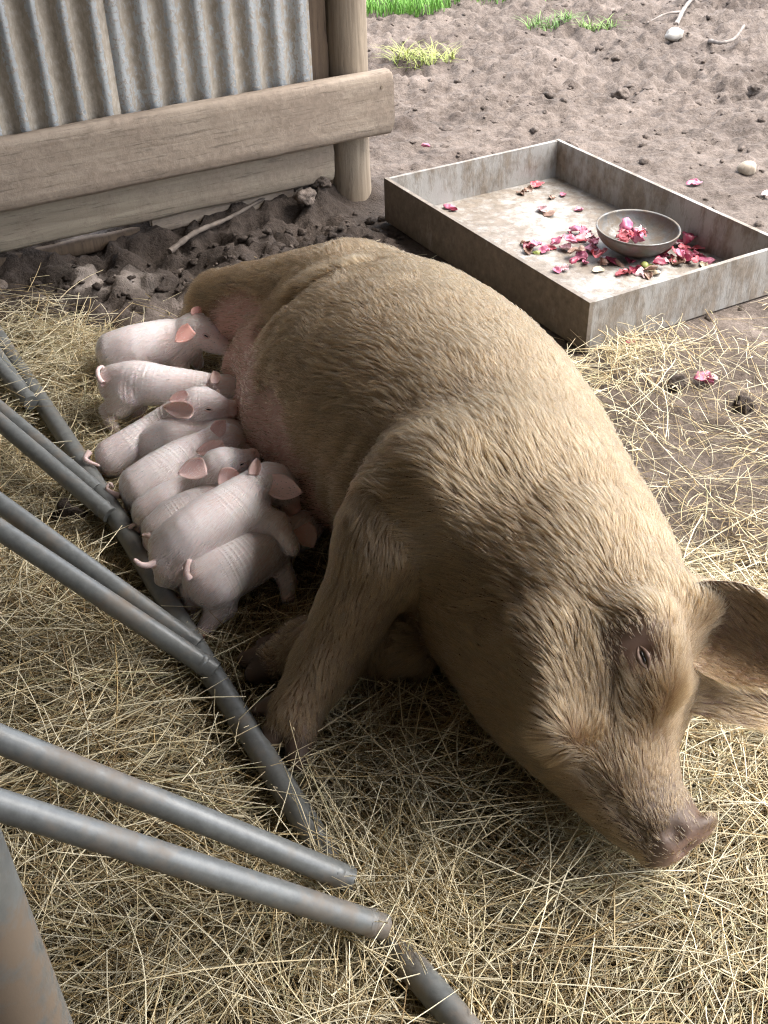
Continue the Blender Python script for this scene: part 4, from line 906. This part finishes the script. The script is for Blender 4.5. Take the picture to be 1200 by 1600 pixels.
AX = nrm(V(.42, -.9, 0)); back = -AX; flow = np.tile(back, (len(v), 1)).astype(float)
side = (v - catmull(np.array(SOW_BODY), 60)[np.clip((pt * 59).astype(int), 0, 59), :3]) @ nrm(V(.9, .42, 0))     # + towards the spine, - towards the belly
low = sstep(.05, -.22, side); flow += low[:, None] * V(-.20, .10, -.35) + (1 - low)[:, None] * V(.0, 0, -.05)
hax = nrm(P(880, 960, .2) - P(1040, 1290, .11)); cheek = nrm(P(780, 1120, .12) - P(930, 1080, .2))
fh = np.tile(hax, (len(v), 1)) + cheek * (.9 * sstep(.02, -.08, (v - P(940, 1110, .2)) @ HUP))[:, None] - HUP * -.0
flow[ishead] = fh[ishead]
lg = leg < .035; ldir = nrm(LEG_U[3] - LEG_U[1]); flow[lg] = ldir + V(.25, .1, 0)
for kk, (b_, t_) in ((1, (P(1062, 965, .295), P(1330, 1150, .24))), (2, (P(1055, 1075, .2), P(1290, 1130, .15)))): flow[k == kk] = t_ - b_
length = np.full(len(v), .034); length *= 1 - .25 * sstep(.6, 1.0, pt) * 0
length = np.where(ishead, .030, length); length = np.where(lg, .020, length); length = np.where(k > 0, .019, length)
length = np.where(snd < .20, .010 + .018 * sstep(.05, .2, snd), length); length = np.where(eyed < .05, .006 + .2 * np.maximum(0, eyed - .02), length)
brow = march(sow_field, 1040, 1070); length = np.where((np.linalg.norm(v - brow, axis=1) < .05) & (k == 0), .034, length)
wgt = np.ones(len(v)); wgt *= 1 - .975 * sstep(.04, -.01, udd); wgt = np.where(snd < .05, .12, wgt); wgt = np.where(eyed < .020, 0, np.where(eyed < .034, .35, wgt)); wgt = np.where(k > 0, .9, wgt)
wgt = np.where((vn[:, 2] < -.45), .15, wgt); wgt[v[:, 2] < .0] = 0
for u_, w_, z_ in ((416, 1166, .032), (466, 1190, .032), (385, 1030, .036), (398, 1054, .036), (403, 1108, .055), (408, 1004, .055)):
    hd_ = np.linalg.norm(v - P(u_, w_, z_), axis=1); wgt = np.where(hd_ < .036, .02, wgt); length = np.where(hd_ < .06, np.minimum(length, .010), length); dirt_shade = np.maximum(dirt_shade, .95 * sstep(.042, .032, hd_))
sow.data.attributes['dirt_shade'].data.foreach_set('value', np.ascontiguousarray(np.clip(dirt_shade, 0, 1), np.float32))
mud_shade = .62 * sstep(.36, .18, snd) * (k == 0) + .40 * sstep(.05, .0, leg) + .45 * np.exp(-((v - march(sow_field, 850, 1000)) ** 2).sum(1) / .05 ** 2)  # dusty face; fore leg browner for mud and partly for shade; neck spot
coat(sow, vb, q, vn, 260000, wgt, flow, length, .00048, M['fur'], 5, keys=6, lift=.40, clump=.009, wav=.55, dark_v=np.clip(mud_shade, 0, .7))
wu = sstep(.05, -.02, udd) * (k == 0); coat(sow, vb, q, vn, 4500, wu + 1e-6, flow, np.full(len(v), .022), .0004, M['bristle'], 6, lift=.25, name='bristles', wav=.9)
# eye with lids
ez = nrm(V(0, 0, CAM_H) - EYE_P); ev_ = nrm(P(1012, 1045, .29) - P(998, 1010, .30)); ev_ = nrm(ev_ - ez * (ev_ @ ez)); ew = np.cross(ez, ev_)
bm = bmesh.new(); bmesh.ops.create_uvsphere(bm, u_segments=20, v_segments=14, radius=1.0); u_ = np.array([x.co[:] for x in bm.verts]); bm.free()
def ellmesh(name, c, ax, rr, mat, parent):
    bm = bmesh.new(); bmesh.ops.create_uvsphere(bm, u_segments=20, v_segments=14, radius=1.0)
    for x in bm.verts: w_ = np.array(x.co[:]) * rr; x.co = c + ax[0] * w_[0] + ax[1] * w_[1] + ax[2] * w_[2]
    me = bpy.data.meshes.new(name); bm.to_mesh(me); bm.free(); me.polygons.foreach_set('use_smooth', np.full(len(me.polygons), True)); return link(name, me, mat, parent)
ellmesh('eye', EYE_P + ez * .005, (ev_, ew, ez), (.0085, .0030, .006), M['eye'], sow)
for sg in (-1, 1):
    pts = [EYE_P + ez * (.010 - .007 * abs(t)) + ev_ * (.0125 * t) + ew * sg * (.0042 * (1 - t * t) + .001) for t in np.linspace(-1, 1, 15)]
    tv, tq = tubev(pts, .0034 * (1 - .55 * np.abs(np.linspace(-1, 1, 15))), 8); np_mesh('eyelid', tv, tq, M['sow'], sow, attrs={'pink': np.full(len(tv), .12), 'dirt_shade': np.full(len(tv), .6), 'stripe': np.zeros(len(tv))})

# piglets
for i, g in enumerate(PIGS):
    f, sp = pig_field(g); lo = sp.min(0) - .08; hi = sp.max(0) + .08
    for l in g['legs']:
        for u, w_, z_, r_ in l: lo = np.minimum(lo, P(u, w_, z_) - .03); hi = np.maximum(hi, P(u, w_, z_) + .03)
    pv, pq = nets(f, lo, hi, .0032); ps = [(pv, pq)]; ex = []
    for b_, t_, w_, c_ in g['ears']:
        ps.append(leaf(P(*b_), P(*t_), np.cross(P(*t_) - P(*b_), V(*c_)), V(*c_), w_ * 1.25, w_ * .55, 12, 9, .0014)); ex.append(1)
    if len(g['tail']):
        tp = catmull([P(*x_) for x_ in g['tail']], 22); rt = np.linspace(.0062, .0026, 22); rt[-1] = .001; ps.append(tubev(tp, rt)); ex.append(2)
    pv, pq, k = join(ps); n_ = vnormals(pv, pq); ex = np.array([0] + ex)[k]
    st = np.array(g['spine'], float); spd = np.array([(*P(u, w2, z2), r2, r2) for u, w2, z2, r2 in g['spine']]); d_, t_ = loft(pv.astype(np.float32), spd, (0, 0, 1), 22, True)
    wrp = sstep(.06, .2, t_) * sstep(.80, .6, t_); ph = t_ * 235 + 4 * (fbm(pv * 16, 2) - .5)
    stripe = wrp * np.clip(3.0 * fbm(pv * 14 + 3 + i, 3) - .95, .0, 1) * (ex == 0)
    pinkv = np.where(ex == 1, g.get('earpink', .5), np.where(ex == 2, .35, 0)); nose = np.linalg.norm(pv - spd[-1, :3], axis=1)
    if len(g['ears']): pinkv = np.maximum(pinkv, .55 * sstep(.026, .010, nose))
    pinkv = np.maximum(pinkv, .35 * sstep(.05, .02, pv[:, 2])); pinkv = np.maximum(pinkv, .22 * np.clip(fbm(pv * 18 + i, 3) * 2 - .9, 0, 1))
    pn_ = pv
    pg = np_mesh('piglet', pn_, pq, M['piglet'], attrs={'pink': pinkv, 'dirt_shade': np.clip(.5 * sstep(.035, .01, pv[:, 2]) + .35 * np.clip(fbm(pv * 11 + 2 * i, 3) * 2 - 1.0, 0, 1) + .25 * sstep(.10, .0, t_), 0, 1), 'stripe': stripe, 'along': ph})
    tag(pg, g['label'], 'piglet', 'piglets suckling in a row')
    fw = nrm(np.gradient(catmull(spd[:, :3], 60), axis=0))[np.clip((t_ * 59).astype(int), 0, 59)]
    fl = -fw + V(0, 0, -.35); wg = np.where(ex == 0, 1.0, .25); wg[pv[:, 2] < .015] = .05
    coat(pg, pn_, pq, n_, 9000, wg, fl, np.where(ex == 0, .010, .004) * sstep(.0, .05, nose) + .002, .00022, M['down'], 100 + i, keys=4, lift=.16, clump=.006, wav=.35, droop=.05)
    for (eu, ew_) in g['eyes']:
        e = march(f, eu, ew_); zz = nrm(V(0, 0, CAM_H) - e); na = nrm(spd[-1, :3] - spd[-3, :3]); xa = nrm(na - zz * (na @ zz)); ya = np.cross(zz, xa)
        ellmesh('eye', e + zz * .0002, (xa, ya, zz), (.0050, .0013, .0020), M['eye'], pg)
        for sg in (-1, 1):
            pts = [e + zz * (.0012 - .0012 * abs(t)) + xa * (.0080 * t) + ya * sg * (.0030 * (1 - t * t) + .0006) for t in np.linspace(-1, 1, 11)]
            tv, tq = tubev(pts, (.0022 * (1 - .5 * np.abs(np.linspace(-1, 1, 11)))), 6); np_mesh('eyelid', tv, tq, M['piglet'], pg, attrs={'pink': np.full(len(tv), .35), 'dirt_shade': np.full(len(tv), .25), 'stripe': np.zeros(len(tv))})
